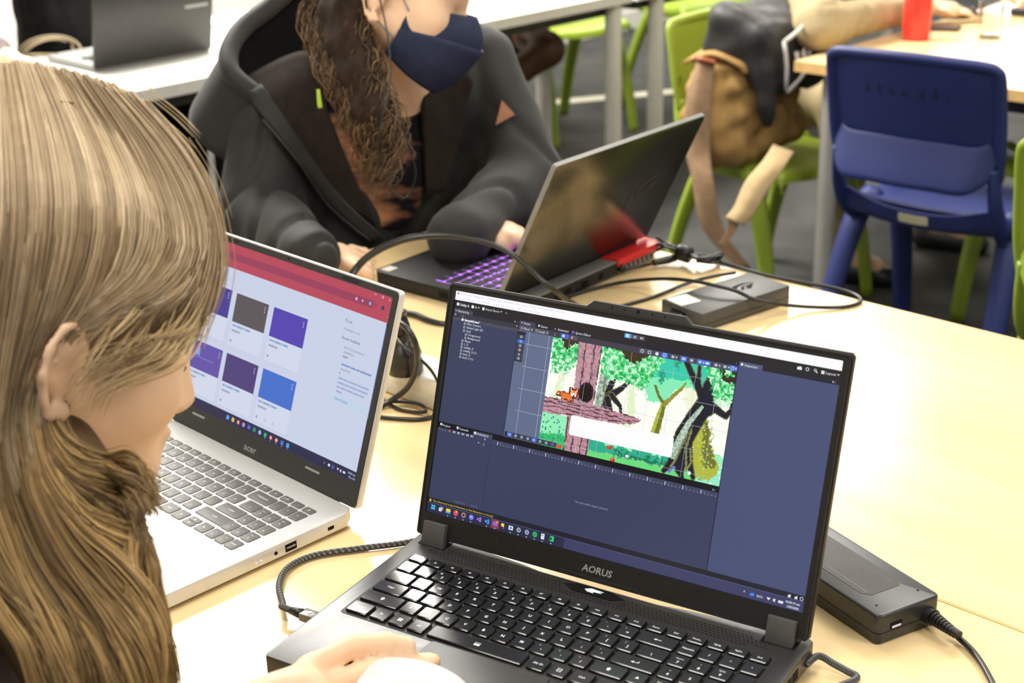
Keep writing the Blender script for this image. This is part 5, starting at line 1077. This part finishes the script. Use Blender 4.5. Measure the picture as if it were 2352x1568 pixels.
# hair: a solid mass under many strands
shell = [('e', hpt(-.03, 0, .022), (.101 * HS, .088 * HS, .093 * HS), np.stack(HF, 1), .03)]
for P_, r_ in [([hpt(-.075, .03, -.02), hpt(-.095, .045, -.09), hpt(-.09, .06, -.16)], [.045, .042, .035]), ([hpt(-.075, -.03, -.02), hpt(-.095, -.045, -.09), hpt(-.09, -.06, -.18)], [.045, .042, .035])]: shell += chain(P_, r_, .04)
lock = [atd(80, 960, 1.035), atd(105, 1080, 1.03), atd(170, 1200, 1.025), atd(235, 1320, 1.015), atd(275, 1470, 1.0), atd(270, 1640, 1.0)]
shell += chain(lock, [.028, .034, .036, .031, .028, .03], .03)
lock2 = [atd(-20, 1000, 1.04), atd(0, 1180, 1.035), atd(70, 1330, 1.02), atd(150, 1450, 1.0), atd(200, 1640, .99)]
shell += chain(lock2, [.034, .036, .036, .03, .03], .03)
M_hair = mat('fair_hair', (.95, .93, .9), .42, .5, var=.12, vscale=60, attr='col')
M_hairb = mat('hair_mass', (.14, .085, .038), .6, .3, var=.4, vscale=30, stretch=(1, 1, .2))
hb = blob('hair_mass', shell, .006, M_hairb, None, it=2); hb.parent = PF; hb.matrix_parent_inverse = PF.matrix_basis.inverted()
def hs(px, py, dep=None):
    if dep: return atd(px, py, dep)
    t = trace(shell, px, py, .6, 1.5)
    if t is None: return atd(px, py, 1.06 if py < 800 else 1.0)
    return t + snormal(shell, t) * .003
top = [[(330, 240), (425, 350), (488, 470), (508, 580), (498, 670), (474, 740), (462, 790, 1.045)],
       [(280, 214), (390, 340), (462, 470), (478, 590), (430, 680), (350, 725), (265, 728), (195, 735), (130, 790), (105, 870)],
       [(220, 190), (320, 330), (385, 470), (390, 580), (330, 655), (250, 700), (175, 740), (120, 810), (95, 900), (100, 990)],
       [(160, 172), (245, 320), (295, 470), (285, 600), (220, 690), (145, 770), (95, 880), (85, 980)],
       [(100, 158), (165, 320), (200, 480), (175, 640), (115, 770), (70, 880), (65, 980), (90, 1080)],
       [(40, 150), (70, 320), (85, 500), (60, 680), (25, 820), (10, 940), (20, 1060), (50, 1150)],
       [(-30, 160), (-30, 330), (-35, 520), (-60, 700), (-80, 860), (-80, 1000), (-40, 1120)],
       [(-120, 200), (-140, 380), (-150, 560), (-160, 740), (-160, 900), (-130, 1080)]]
low = [[(140, 935), (148, 995), (182, 1036), (235, 1054), (285, 1068), (322, 1090, 1.0), (335, 1120, 1.0)],
       [(105, 920), (118, 1010), (165, 1075), (225, 1098), (285, 1110), (325, 1130, .995), (338, 1155, .995)],
       [(95, 920), (115, 1040), (170, 1115), (235, 1145), (290, 1160), (325, 1175, .99), (330, 1200, .99)],
       [(85, 930), (115, 1060), (180, 1165), (250, 1215), (300, 1230), (290, 1290), (305, 1370), (345, 1460), (360, 1570)],
       [(75, 960), (115, 1110), (195, 1240), (270, 1320), (335, 1410), (368, 1500), (374, 1600)],
       [(60, 980), (90, 1130), (160, 1280), (230, 1390), (295, 1490), (325, 1600), (320, 1660)],
       [(20, 980), (45, 1130), (105, 1290), (175, 1400), (225, 1500), (250, 1600)],
       [(-30, 1000), (-5, 1150), (45, 1290), (110, 1400), (155, 1500), (185, 1610)],
       [(-90, 1000), (-60, 1160), (-10, 1300), (45, 1390), (95, 1460), (130, 1560)]]
rs = np.random.RandomState(11)
def make_strands(guides, n, m, jit, lo, hi, dark, wave=0., clumps=150, spread=.05):
    """hairs gathered in locks: every lock has its own course, tone and wave"""
    Gd = np.array([resample([hs(*q) for q in g], m) for g in guides]); out, cols = [], []; s_ = np.linspace(0, 1, m)[:, None]
    K_ = [(rs.uniform(0, len(Gd) - 1.001), rs.normal(size=3) * jit, rs.normal(size=3) * jit, rs.uniform(0, 6.28), nrm(rs.normal(size=3)), rs.uniform(4, 9), rs.uniform(0, 1), rs.uniform(0, .006)) for _ in range(clumps)]
    for i in range(n):
        u0, o1, o2, ph, ax_, w_, tone, lift = K_[rs.randint(clumps)]; u = min(max(u0 + rs.normal() * spread, 0), len(Gd) - 1.001); a = int(u); t = u - a
        P = Gd[a] * (1 - t) + Gd[a + 1] * t + o1 * .6 + o2 * s_ + rs.normal(size=3) * jit * .35 + rs.normal(size=3) * jit * .5 * s_
        if wave: P = P + ax_ * wave * np.sin(s_ * w_ + ph) * s_
        out.append(P - CF * (lift + rs.uniform(0, .002)))
        c = np.array(lo) + (np.array(hi) - np.array(lo)) * min(1, max(0, .65 * tone + .35 * rs.rand())); cols.append(tuple(c * (.5 if rs.rand() < dark else 1)))
    return out, cols
cols_hair = lambda n, lo, hi, dark: [tuple(np.array(lo) + (np.array(hi) - np.array(lo)) * rs.beta(2, 2.2)) if rs.rand() > dark else tuple(np.array(lo) * .5) for _ in range(n)]
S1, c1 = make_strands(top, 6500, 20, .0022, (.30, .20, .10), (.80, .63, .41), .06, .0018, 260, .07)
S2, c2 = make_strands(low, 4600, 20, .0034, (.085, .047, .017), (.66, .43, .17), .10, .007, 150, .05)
# wisps over the temple and ear
wis = [[(480, 690), (430, 770), (350, 820), (260, 845), (195, 880, .985)], [(455, 740), (395, 815), (300, 850), (225, 870, .98), (205, 930, .985)], [(500, 600), (470, 720), (420, 800), (330, 830, 1.0), (240, 860, .985)], [(345, 640), (280, 700), (232, 770, .972), (195, 840, .965), (175, 900, .968)]]
S3, c3 = make_strands(wis, 130, 20, .005, (.3, .2, .08), (.72, .54, .3), .05, .003, 26, .12)
# loose flyaways, and a plain fall over the side turned away
fl = [[(330, 235), (400, 290), (450, 340)], [(430, 340), (480, 420), (515, 520)], [(500, 480), (520, 600), (505, 700)]]
S4 = [resample([hs(*q) for q in fl[i % 3]], 20) + rs.normal(size=3) * .004 + U3 for i in range(24) for U3 in [CU * rs.uniform(0, .006)]]; c4 = cols_hair(24, (.3, .2, .08), (.66, .5, .28), 0)
S5 = []
for i in range(1200):
    a = rs.uniform(.7, 3.3); q = rs.uniform(-.3, .3)
    base = hpt(-.03, 0, .022); pts = []
    for t in np.linspace(0, 1.15, 8):
        th_ = .15 + t * 1.75; rr = .105 * HS; d = math.sin(th_) * (math.cos(a) * HF[0] - math.sin(a) * HF[1]) + math.cos(th_) * HF[2]; pts.append(base + rr * d * np.array([1, 1, 1]) + V3(0, 0, -.13) * max(0, t - .75) * 2.2)
    S5.append(resample(pts, 20) + rs.normal(size=3) * .003)
c5 = cols_hair(1200, (.2, .12, .05), (.55, .38, .18), .15)
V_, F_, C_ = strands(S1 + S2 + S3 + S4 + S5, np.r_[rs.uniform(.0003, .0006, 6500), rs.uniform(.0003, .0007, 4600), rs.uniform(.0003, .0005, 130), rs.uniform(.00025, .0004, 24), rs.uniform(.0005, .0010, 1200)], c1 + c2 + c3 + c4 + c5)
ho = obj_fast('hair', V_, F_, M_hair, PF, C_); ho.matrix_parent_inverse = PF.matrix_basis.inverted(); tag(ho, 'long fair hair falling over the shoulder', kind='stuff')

# ------------------------------------------------------------------ person in the hooded jacket with a mask
MC = V3(-1.717, 1.573, 1.141); MF = head_frame(.511, .305, .154); MS = 1.0
PM = empty('person', (-1.9, 1.6, 0), 0, 'person in dark hooded jacket wearing a navy face mask, with long curly brown hair', 'person')
mp, mpt = head_prims(MC, MF, MS)
msR, msL = atd(640, 285, 2.44), atd(1085, 165, 2.56)
meR, mwR = atd(592, 505, 2.38), at(715, 592, TZ + .045)
meL, mwL = atd(1212, 425, 2.50), at(1060, 540, TZ + .055)
mnk = (msR + msL) / 2 + V3(.02, 0, .035)
mpel = V3(-1.95, 1.62, .50)
mb = mp + [('c', mpt(-.02, 0, -.07), mnk, .055, .062, .03), ('c', mnk, mpel, .10, .12, .05), ('c', msR, msL, .05, .05, .05), ('c', msR, meR, .045, .036, .03), ('c', meR, mwR, .036, .024, .02), ('c', msL, meL, .045, .036, .03), ('c', meL, mwL, .036, .024, .02)]
mh = at(775, 592, TZ + .028)
mb += [('c', mwR, mh, .024, .024, .015)] + sum([chain([mh, at(812 + 5 * i, 588 + 14 * i, TZ + .028), at(838 + 3 * i, 596 + 16 * i, TZ + .018), at(852, 606 + 17 * i, TZ + .010)], [.012, .0095, .0088, .0078], .005) for i in (-1, 0, 1, 2)], []) + chain([mh, at(790, 612, TZ + .02), at(815, 626, TZ + .014)], [.013, .011, .009], .006)
mh2 = at(1135, 532, TZ + .045)
mb += [('c', mwL, mh2, .024, .023, .015)] + sum([chain([mh2, at(1175 + 5 * i, 530 + 8 * i, TZ + .05), at(1196 + 4 * i, 540 + 9 * i, TZ + .042), at(1206 + 3 * i, 552 + 9 * i, TZ + .034)], [.012, .0095, .0088, .0078], .005) for i in (-1, 0, 1, 2)], []) + chain([mh2, at(1150, 556, TZ + .04), at(1172, 566, TZ + .035)], [.013, .011, .009], .006)
def add(o, par): o.parent = par; o.matrix_parent_inverse = par.matrix_basis.inverted(); return o
add(blob('body', mb, .0055, M_skin, None, it=2), PM)
M_jac = mat('charcoal_softshell', (.021, .021, .019), .7, .3, var=.12, vscale=40, bump=.15, bscale=900, sheen=.1)
M_lin = mat('brown_black_lining', (.022, .016, .012), .9, .2, var=.2, vscale=60, bump=.3, bscale=700)
axw = nrm(msL - msR); axd = nrm(np.cross(axw, (0, 0, 1))); axd = axd if axd @ CF < 0 else -axd; axu = np.cross(axd, axw) if np.cross(axd, axw)[2] > 0 else -np.cross(axd, axw)
RMt = np.stack([axd, axw, axu], 1); chest = (msR + msL) / 2 - V3(0, 0, .13)
jk = [('e', chest, (.125, .20, .22), RMt, .05), ('e', chest - V3(.02, 0, .22), (.15, .205, .22), RMt, .06), ('c', msR, msL, .075, .075, .06), ('c', msR, meR, .072, .064, .04), ('c', meR, mwR, .064, .043, .03), ('c', msL, meL, .078, .066, .04), ('c', meL, mwL, .066, .05, .03), ('c', mwL, mwL * .45 + mh2 * .55, .05, .046, .02), ('c', mpel, mpel - V3(0, 0, .05), .17, .17, .05)]
cloth('jacket', jk, .0085, M_jac, PM, .0055, 24)
cloth('trousers', [('c', mpel, mpel - V3(0, 0, .04), .15, .15, .05), ('c', mpel + V3(0, -.09, -.03), V3(-1.62, 1.40, .5), .085, .068, .05), ('c', mpel + V3(0, .09, -.03), V3(-1.60, 1.62, .5), .085, .068, .05), ('c', V3(-1.62, 1.40, .5), V3(-1.66, 1.38, .05), .06, .05, .04), ('c', V3(-1.60, 1.62, .5), V3(-1.64, 1.62, .05), .06, .05, .04)], .013, M_jean, PM)
def drape(rows, prims, off, th, name, m, par, sub=4):
    """cloth panel laid over a body: picture points traced on to the surface, lifted by off"""
    Gd = []
    for r_ in rows:
        L = []
        for q in r_:
            X = trace(prims, q[0], q[1], 1.0, 4.0); o_ = off + (q[2] if len(q) > 2 else 0)
            if X is None: X = atd(q[0], q[1], 2.4); L.append(X); continue
            L.append(X + snormal(prims, X) * o_)
        Gd.append(L)
    return add(obj(name, sheet(Gd, th, sub), m, None, smooth=True), par)
M_tee = mat('printed_tee', (.012, .009, .016), .85, .2, var=.3, vscale=9, col2=(.5, .24, .12), detail=8, ramp=(.46, .66), stretch=(1, 1, 2.4))
drape([[(735, 225), (800, 235), (880, 245), (960, 205)], [(760, 300), (830, 305), (900, 305), (972, 290)], [(800, 390), (850, 395), (910, 390), (972, 380)], [(840, 470), (880, 480), (925, 475), (968, 440)], [(868, 520), (895, 525), (930, 515), (960, 470)]], jk, .004, .004, 't_shirt', M_tee, PM)
drape([[(560, 205), (640, 140), (700, 120), (740, 150)], [(600, 260), (650, 230), (710, 215), (750, 260)], [(640, 330), (690, 320), (740, 320), (790, 350)], [(700, 390), (740, 400), (780, 405), (825, 430)], [(790, 470), (810, 480), (835, 490), (860, 510)]], jk, .014, .008, 'lapel', M_lin, PM)
drape([[(965, 180), (1010, 150), (1060, 165), (1085, 195)], [(960, 260), (1000, 250), (1035, 255), (1062, 265)], [(966, 350), (990, 350), (1015, 350), (1035, 350)], [(970, 440), (980, 440), (992, 440), (1005, 435)]], jk, .014, .008, 'lapel', M_lin, PM)
drape([[(565, 205), (590, 225), (610, 215)], [(612, 275), (640, 295), (655, 285)], [(665, 365), (690, 378), (700, 368)], [(760, 450), (780, 462), (790, 450)], [(850, 540), (865, 545), (875, 535)]], jk, .024, .007, 'zip_edge', M_jac, PM)
add(obj('zip', tube([trace(jk, x, y, 1, 4) + snormal(jk, trace(jk, x, y, 1, 4)) * .027 for x, y in ((612, 285), (665, 375), (760, 460), (850, 545))], .0025, 6), M_blackmt, None, smooth=True), PM)
# hood lying open behind the neck
hd_o = [atd(700, -60, 2.50), atd(628, 10, 2.48), atd(560, 62, 2.44), atd(527, 115, 2.40), atd(530, 165, 2.37), atd(570, 205, 2.36), atd(625, 240, 2.36)]
hd_i = [atd(800, 40, 2.52), atd(760, 90, 2.50), atd(710, 130, 2.48), atd(670, 165, 2.45), atd(650, 190, 2.42), atd(650, 215, 2.40), atd(670, 240, 2.38)]
hd_b = [p_ + V3(-.06, -.04, -.10) for p_ in hd_o]
add(obj('hood', sheet([hd_b, [a_ * .4 + b_ * .6 for a_, b_ in zip(hd_b, hd_o)], hd_o], .012, 4), M_jac, None, smooth=True), PM)
add(obj('hood_hem', tube(hd_o, .016, 10), M_jac, None, smooth=True), PM)
add(obj('hood_lining', sheet([hd_o, [a_ * .6 + b_ * .4 + V3(0, 0, -.05) for a_, b_ in zip(hd_o, hd_i)], [a_ * .25 + b_ * .75 + V3(0, 0, -.05) for a_, b_ in zip(hd_o, hd_i)], hd_i], .006, 4), mat('black_lining', (.004, .004, .004), .95, .1), None, smooth=True), PM)
X_ = [trace(jk, x, y, 1, 4) for x, y in ((1152, 235), (1182, 268), (1138, 292))]
ptn = nrm(np.cross(X_[1] - X_[0], X_[2] - X_[0])); ptn = ptn if ptn @ CF < 0 else -ptn
add(obj('leather_patch', ([tuple(p_ + ptn * k) for k in (.011, .008) for p_ in X_], [(0, 1, 2), (5, 4, 3), (0, 3, 4, 1), (1, 4, 5, 2), (2, 5, 3, 0)]), mat('tan_leather', (.42, .19, .1), .6, .3), None), PM)
add(obj('green_cord', sheet([[atd(727, 205, 2.24), atd(735, 205, 2.24)], [atd(728, 228, 2.24), atd(738, 228, 2.24)], [atd(730, 248, 2.24), atd(741, 248, 2.24)]], .002, 3), mat('lime_cord', (.35, .5, .04), .6), None, smooth=True), PM)
# mask
def mk(rows, th, name, m): return add(obj(name, sheet([[mpt(*q) for q in r_] for r_ in rows], th, 4), m, None, smooth=True), PM)
M_mask = mat('navy_mask', (.022, .03, .065), .75, .3, var=.15, vscale=60, bump=.25, bscale=900)
mk([[(.035, .062, -.040), (.072, .048, -.034), (.103, .024, -.030), (.122, 0, -.028), (.103, -.024, -.030), (.072, -.048, -.034), (.035, -.062, -.04)],
    [(.030, .066, -.060), (.076, .054, -.056), (.116, .030, -.054), (.140, 0, -.055), (.116, -.030, -.054), (.076, -.054, -.056), (.030, -.066, -.06)],
    [(.028, .067, -.078), (.074, .056, -.080), (.116, .034, -.084), (.141, 0, -.088), (.116, -.034, -.084), (.074, -.056, -.080), (.028, -.067, -.078)]], .0018, 'mask_upper', M_mask)
mk([[(.028, .068, -.074), (.075, .058, -.070), (.119, .037, -.070), (.147, 0, -.074), (.119, -.037, -.070), (.075, -.058, -.070), (.028, -.068, -.074)],
    [(.022, .067, -.098), (.066, .058, -.108), (.104, .036, -.116), (.124, 0, -.124), (.104, -.036, -.116), (.066, -.058, -.108), (.022, -.067, -.098)],
    [(.012, .058, -.115), (.052, .050, -.138), (.082, .028, -.152), (.094, 0, -.158), (.082, -.028, -.152), (.052, -.050, -.138), (.012, -.058, -.115)]], .0018, 'mask_lower', M_mask)
for q in (-1, 1):
    add(obj('ear_loop', tube([mpt(.034, q * .067, -.045), mpt(.005, q * .078, -.012), mpt(-.012, q * .082, .0), mpt(-.03, q * .082, -.02), mpt(-.02, q * .078, -.06), mpt(.024, q * .07, -.09)], .0012, 6), mat('loop_grey', (.25, .27, .3), .7), None, smooth=True), PM)
    add(obj('eyebrow', tube([mpt(.101, q * .012, -.004), mpt(.098, q * .03, .003), mpt(.080, q * .052, -.003)], [.003, .0036, .0015], 8), M_brow, None, smooth=True), PM)
    add(obj('eyelash', tube([mpt(.0905, q * .018, -.033), mpt(.0925, q * .031, -.036), mpt(.084, q * .045, -.033)], .0014, 6), M_brow, None, smooth=True), PM)
# curly hair
M_curl = mat('brown_curls', (.9, .9, .9), .5, .4, attr='col', var=.1)
cm = [('e', mpt(-.025, 0, .025), (.105, .090, .098), np.stack(MF, 1), .03)]
gl_ = [[(750, -60, 2.34), (712, 30, 2.33), (728, 110, 2.30), (765, 190, 2.26), (805, 270, 2.24), (832, 350, 2.23), (855, 415, 2.22)],
       [(800, -60, 2.30), (770, 40, 2.29), (785, 120, 2.26), (818, 200, 2.23), (845, 280, 2.21), (866, 360, 2.20), (872, 430, 2.20)],
       [(835, -60, 2.27), (805, 40, 2.25), (820, 120, 2.23), (850, 205, 2.20), (874, 285, 2.19), (888, 360, 2.19), (885, 420, 2.19)],
       [(860, -80, 2.27), (835, 30, 2.24), (848, 120, 2.22), (878, 200, 2.20), (906, 270, 2.19), (922, 335, 2.19), (912, 390, 2.19)]]
Gc = [resample([atd(*q) for q in g_], 60) for g_ in gl_]
for g_ in Gc[1:3]: cm += chain(list(g_[::10]), [.03, .022, .017, .015, .013, .010][:len(g_[::10])], .03)
add(blob('hair_mass', cm, .008, mat('curl_mass', (.028, .015, .008), .8, .2, var=.4, vscale=60), None, it=1), PM)
SC_ = []
for i in range(1150):
    u = rs.uniform(-.15, 2.999); a = max(0, int(u)); t = u - a; P = Gc[a] * (1 - t) + Gc[min(a + 1, 3)] * t; s_ = np.linspace(0, 1, 60)
    n_ = int(rs.uniform(30, 60)); w_ = rs.uniform(22, 48); amp = rs.uniform(.003, .010) * (.4 + s_); ph_ = rs.uniform(0, 6.28)
    P = P + (amp * np.sin(w_ * s_ + ph_))[:, None] * CR + (amp * np.cos(w_ * s_ + ph_))[:, None] * (CF * .8) + (amp * .4 * np.sin(2 * w_ * s_))[:, None] * CU + rs.normal(size=3) * .006
    P = resample(P[:n_], 60) if n_ > 34 else P
    SC_.append(P)
V_, F_, C_ = strands(SC_, rs.uniform(.0006, .0013, len(SC_)), cols_hair(len(SC_), (.045, .024, .010), (.34, .20, .09), .22))
co = obj_fast('curls', V_, F_, M_curl, PM, C_); co.matrix_parent_inverse = PM.matrix_basis.inverted(); tag(co, 'long curly brown hair', kind='stuff')
add(obj('earphone_cable', tube([mpt(-.008, .088, -.04), atd(890, 80, 2.19), atd(897, 180, 2.17), atd(880, 260, 2.16), atd(868, 340, 2.17), atd(885, 420, 2.2), atd(930, 455, 2.22), atd(955, 400, 2.22), atd(940, 340, 2.2), atd(925, 280, 2.18)], .0013, 6), M_cab, None, smooth=True), PM)

# ------------------------------------------------------------------ people at the back
def sitter(name, label, c, yaw, skin, top_m, leg_m, shw, torso, arms, legs, shorts=False, hair=None, hz_=.0125, pit=.35):
    """c head centre; torso = (neck base, pelvis); arms = [(shoulder, elbow, wrist, fingertip)], legs = [(hip, knee, ankle)]"""
    t = empty(name, (torso[1][0], torso[1][1], 0), 0, label, 'person'); fr = head_frame(yaw, pit, 0); L, pt = head_prims(c, fr, 1., ears=False)
    nb, pv = torso; L = L + [('c', pt(-.02, 0, -.07), nb, .055, .062, .03), ('c', nb - V3(0, 0, .08), pv, .09, .11, .05)]
    for sh, el, wr, ft in arms:
        d = nrm(ft - wr); sd = nrm(np.cross(d, (0, 0, 1))); palm_ = wr + d * .07
        L += [('c', nb - V3(0, 0, .05), sh, .055, .05, .04), ('c', sh, el, .044, .036, .03), ('c', el, wr, .036, .024, .02), ('c', wr, palm_, .023, .024, .012)]
        for i, k in enumerate((-1.5, -.5, .5, 1.5)): L += chain([palm_, palm_ + sd * .017 * k + d * .04, palm_ + sd * .019 * k + d * (.075 - .008 * abs(k - .3)) - V3(0, 0, .016)], [.012, .009, .0075], .005)
        L += chain([wr + d * .02, wr + d * .045 + sd * .035, wr + d * .075 + sd * .045 - V3(0, 0, .01)], [.013, .011, .009], .006)
    for hp_, kn, an in legs: L += [('c', hp_, kn, .078, .058, .04), ('c', kn, an, .056, .038, .03), ('c', an, an + V3(.10 * math.cos(yaw), .10 * math.sin(yaw), -.03), .035, .03, .02)]
    add(blob('body', L, hz_, skin, None, it=1), t)
    T_ = [('c', nb - V3(0, 0, .06), pv, .13, .15, .06)]
    for sh, el, wr, ft in arms: T_ += [('c', nb - V3(0, 0, .05), sh, .07, .068, .05), ('c', sh, el, .066, .056, .04), ('c', el, wr * .92 + el * .08, .056, .04, .03)]
    cloth('top', T_, hz_ * 1.05, top_m, t, .0035, 38)
    if leg_m is not None:
        Q_ = [('c', pv, pv - V3(0, 0, .04), .14, .14, .05)]
        for hp_, kn, an in legs:
            if shorts: Q_ += [('c', hp_, hp_ * .35 + kn * .65, .10, .088, .05)]
            else: Q_ += [('c', hp_, kn, .095, .075, .05), ('c', kn, an + V3(0, 0, .05), .073, .055, .04)]
        cloth('trousers' if not shorts else 'shorts', Q_, hz_ * 1.15, leg_m, t, .004, 26)
    for hp_, kn, an in legs:
        f_ = V3(math.cos(yaw), math.sin(yaw), 0); add(blob('shoe', [('c', an + V3(0, 0, -.045) - f_ * .03, an + V3(0, 0, -.055) + f_ * .13, .042, .034, .02)], .01, M_blackpl, None, it=1), t)
    if hair is not None: add(blob('hair', [('e', pt(-.03, 0, .03), (.105, .085, .092), np.stack(fr, 1), .02)], hz_, hair, None, it=1), t)
    return t
M_dkhair = mat('black_hair', (.012, .01, .008), .6, .3)
M_grytop = mat('mauve_grey_sleeve', (.16, .13, .13), .85, .2, var=.15, vscale=30, bump=.3, bscale=400)
M_blktop = mat('black_jumper', (.01, .01, .01), .9, .2, var=.3, vscale=30)
M_blktr = mat('black_trousers', (.006, .006, .006), .9, .15)
# at the charcoal laptop
h1 = at(60, 140, TZ + .03)
pl_ = sitter('person', 'person in black sitting at the charcoal laptop, cut off by the left edge', V3(-3.84, 2.22, 1.17), -.2, M_skin, M_blktop, M_blktr, .2, (V3(-3.88, 2.23, 1.02), V3(-3.93, 2.25, .50)),
   [(V3(-3.86, 2.02, .95), V3(-3.80, 1.78, .82), h1 + V3(-.12, -.03, .01), h1), (V3(-3.86, 2.42, .95), V3(-3.80, 2.50, .80), V3(-3.64, 2.36, .77), V3(-3.55, 2.3, .75))],
   [(V3(-3.92, 2.15, .47), V3(-3.50, 2.04, .54), V3(-3.56, 2.03, .08)), (V3(-3.92, 2.33, .47), V3(-3.48, 2.32, .55), V3(-3.55, 2.32, .08))], hair=M_dkhair)
cloth('jacket_sleeve', [('c', V3(-3.86, 2.02, .95), V3(-3.80, 1.78, .82), .075, .066, .04), ('c', V3(-3.80, 1.78, .82), h1 + V3(-.10, -.03, .015), .066, .045, .03)], .011, M_grytop, pl_, .005, 40)
# bare knees under the white table
k1, k2 = at(1268, 118, .50), at(1130, 130, .50)
sitter('person', 'person with bare brown knees and black shorts under the end of the white table', V3(-4.25, 4.2, 1.2), -.6, M_skinb, M_blktop, M_blktr, .2, (V3(-4.33, 4.24, 1.04), V3(-4.36, 4.30, .52)),
   [(V3(-4.38, 4.06, .96), V3(-4.2, 3.93, .78), V3(-4.0, 3.85, .765), V3(-3.88, 3.8, .75)), (V3(-4.22, 4.4, .96), V3(-4.05, 4.45, .80), V3(-3.98, 4.2, .80), V3(-3.95, 4.08, .80))],
   [(V3(-4.36, 4.2, .50), k2 + V3(-.06, .02, 0), k2 + V3(-.02, .14, -.40)), (V3(-4.30, 4.38, .50), k1 + V3(-.04, .02, 0), k1 + V3(-.24, -.22, -.22))], shorts=True, hair=M_dkhair)
# beige sleeve at the birch table
M_beige = mat('beige_knit', (.38, .30, .17), .9, .2, var=.06, vscale=8, bump=.2, bscale=300)
hb_ = at(2240, 30, TZ + .025); eb = at(1880, 62, TZ + .06)
sitter('person', 'person in a beige jumper resting an arm on the birch table, hand on a mouse', V3(-2.40, 3.95, 1.18), .3, M_skin, M_beige, M_beige, .2, (V3(-2.46, 3.93, 1.02), V3(-2.55, 3.92, .50)),
   [(V3(-2.48, 3.74, .95), eb, at(2130, 14, TZ + .045), hb_), (V3(-2.44, 4.12, .95), V3(-2.2, 4.25, .80), V3(-2.02, 4.2, .775), V3(-1.92, 4.15, .75))],
   [(V3(-2.50, 3.82, .47), V3(-2.20, 3.66, .52), V3(-2.16, 3.62, .08)), (V3(-2.5, 4.02, .47), V3(-2.1, 4.06, .52), V3(-2.1, 4.06, .08))], hair=M_dkhair)
mo2 = empty('computer_mouse', (*at(2205, 40, TZ)[:2], TZ), .9, 'small black computer mouse under the hand at the birch table', 'mouse')
blob('shell', [('e', (0, 0, .004), (.055, .03, .026), None, .01), ('x', (0, 0, -.05), (.2, .2, .051), None, .0, .002)], .005, M_blackpl, mo2, it=1)
obj('scroll_wheel', xf(lathe([(.006, -.003), (.008, 0), (.006, .003)], 12), rotm(rx=math.pi / 2, t=(.035, 0, .021))), M_gry, mo2)
cc = at(118, 132, TZ)
ccb = empty('cable_coil', (cc[0], cc[1], TZ), 0, 'loose coil of tan cable on the white table beside the charcoal laptop', 'cable')
for i in range(4):
    a0 = .25 * i; obj('loop', tube([(.085 * math.cos(t) * (1 - .08 * i), .02 * math.sin(2 * t) + .012 * i, .004 + (.055 - .006 * i) * max(0, math.sin(t)) ) for t in np.arange(a0, a0 + 6.0, .35)], .0019, 6, 3), mat('tan_cable', (.25, .19, .1), .5), ccb, rot=(0, 0, .75 + .12 * i), smooth=True)
# papers and pale things on the white table
for i, (x, y, rz, l) in enumerate([(545, 45, .3, 'white sheet of paper on the white table between the charcoal laptop and the hood')]):
    q = at(x, y, TZ); tag(obj('sheet_of_paper', sheet([[(-.105, -.148, 0), (0, -.148, .004), (.105, -.148, 0)], [(-.105, .148, .001), (0, .148, .006), (.105, .148, .012)]], .001, 3), mat('paper_white', (.86, .85, .8), .7, .2), None, (q[0], q[1], TZ + .002), (0, 0, rz), smooth=True), l, 'paper')
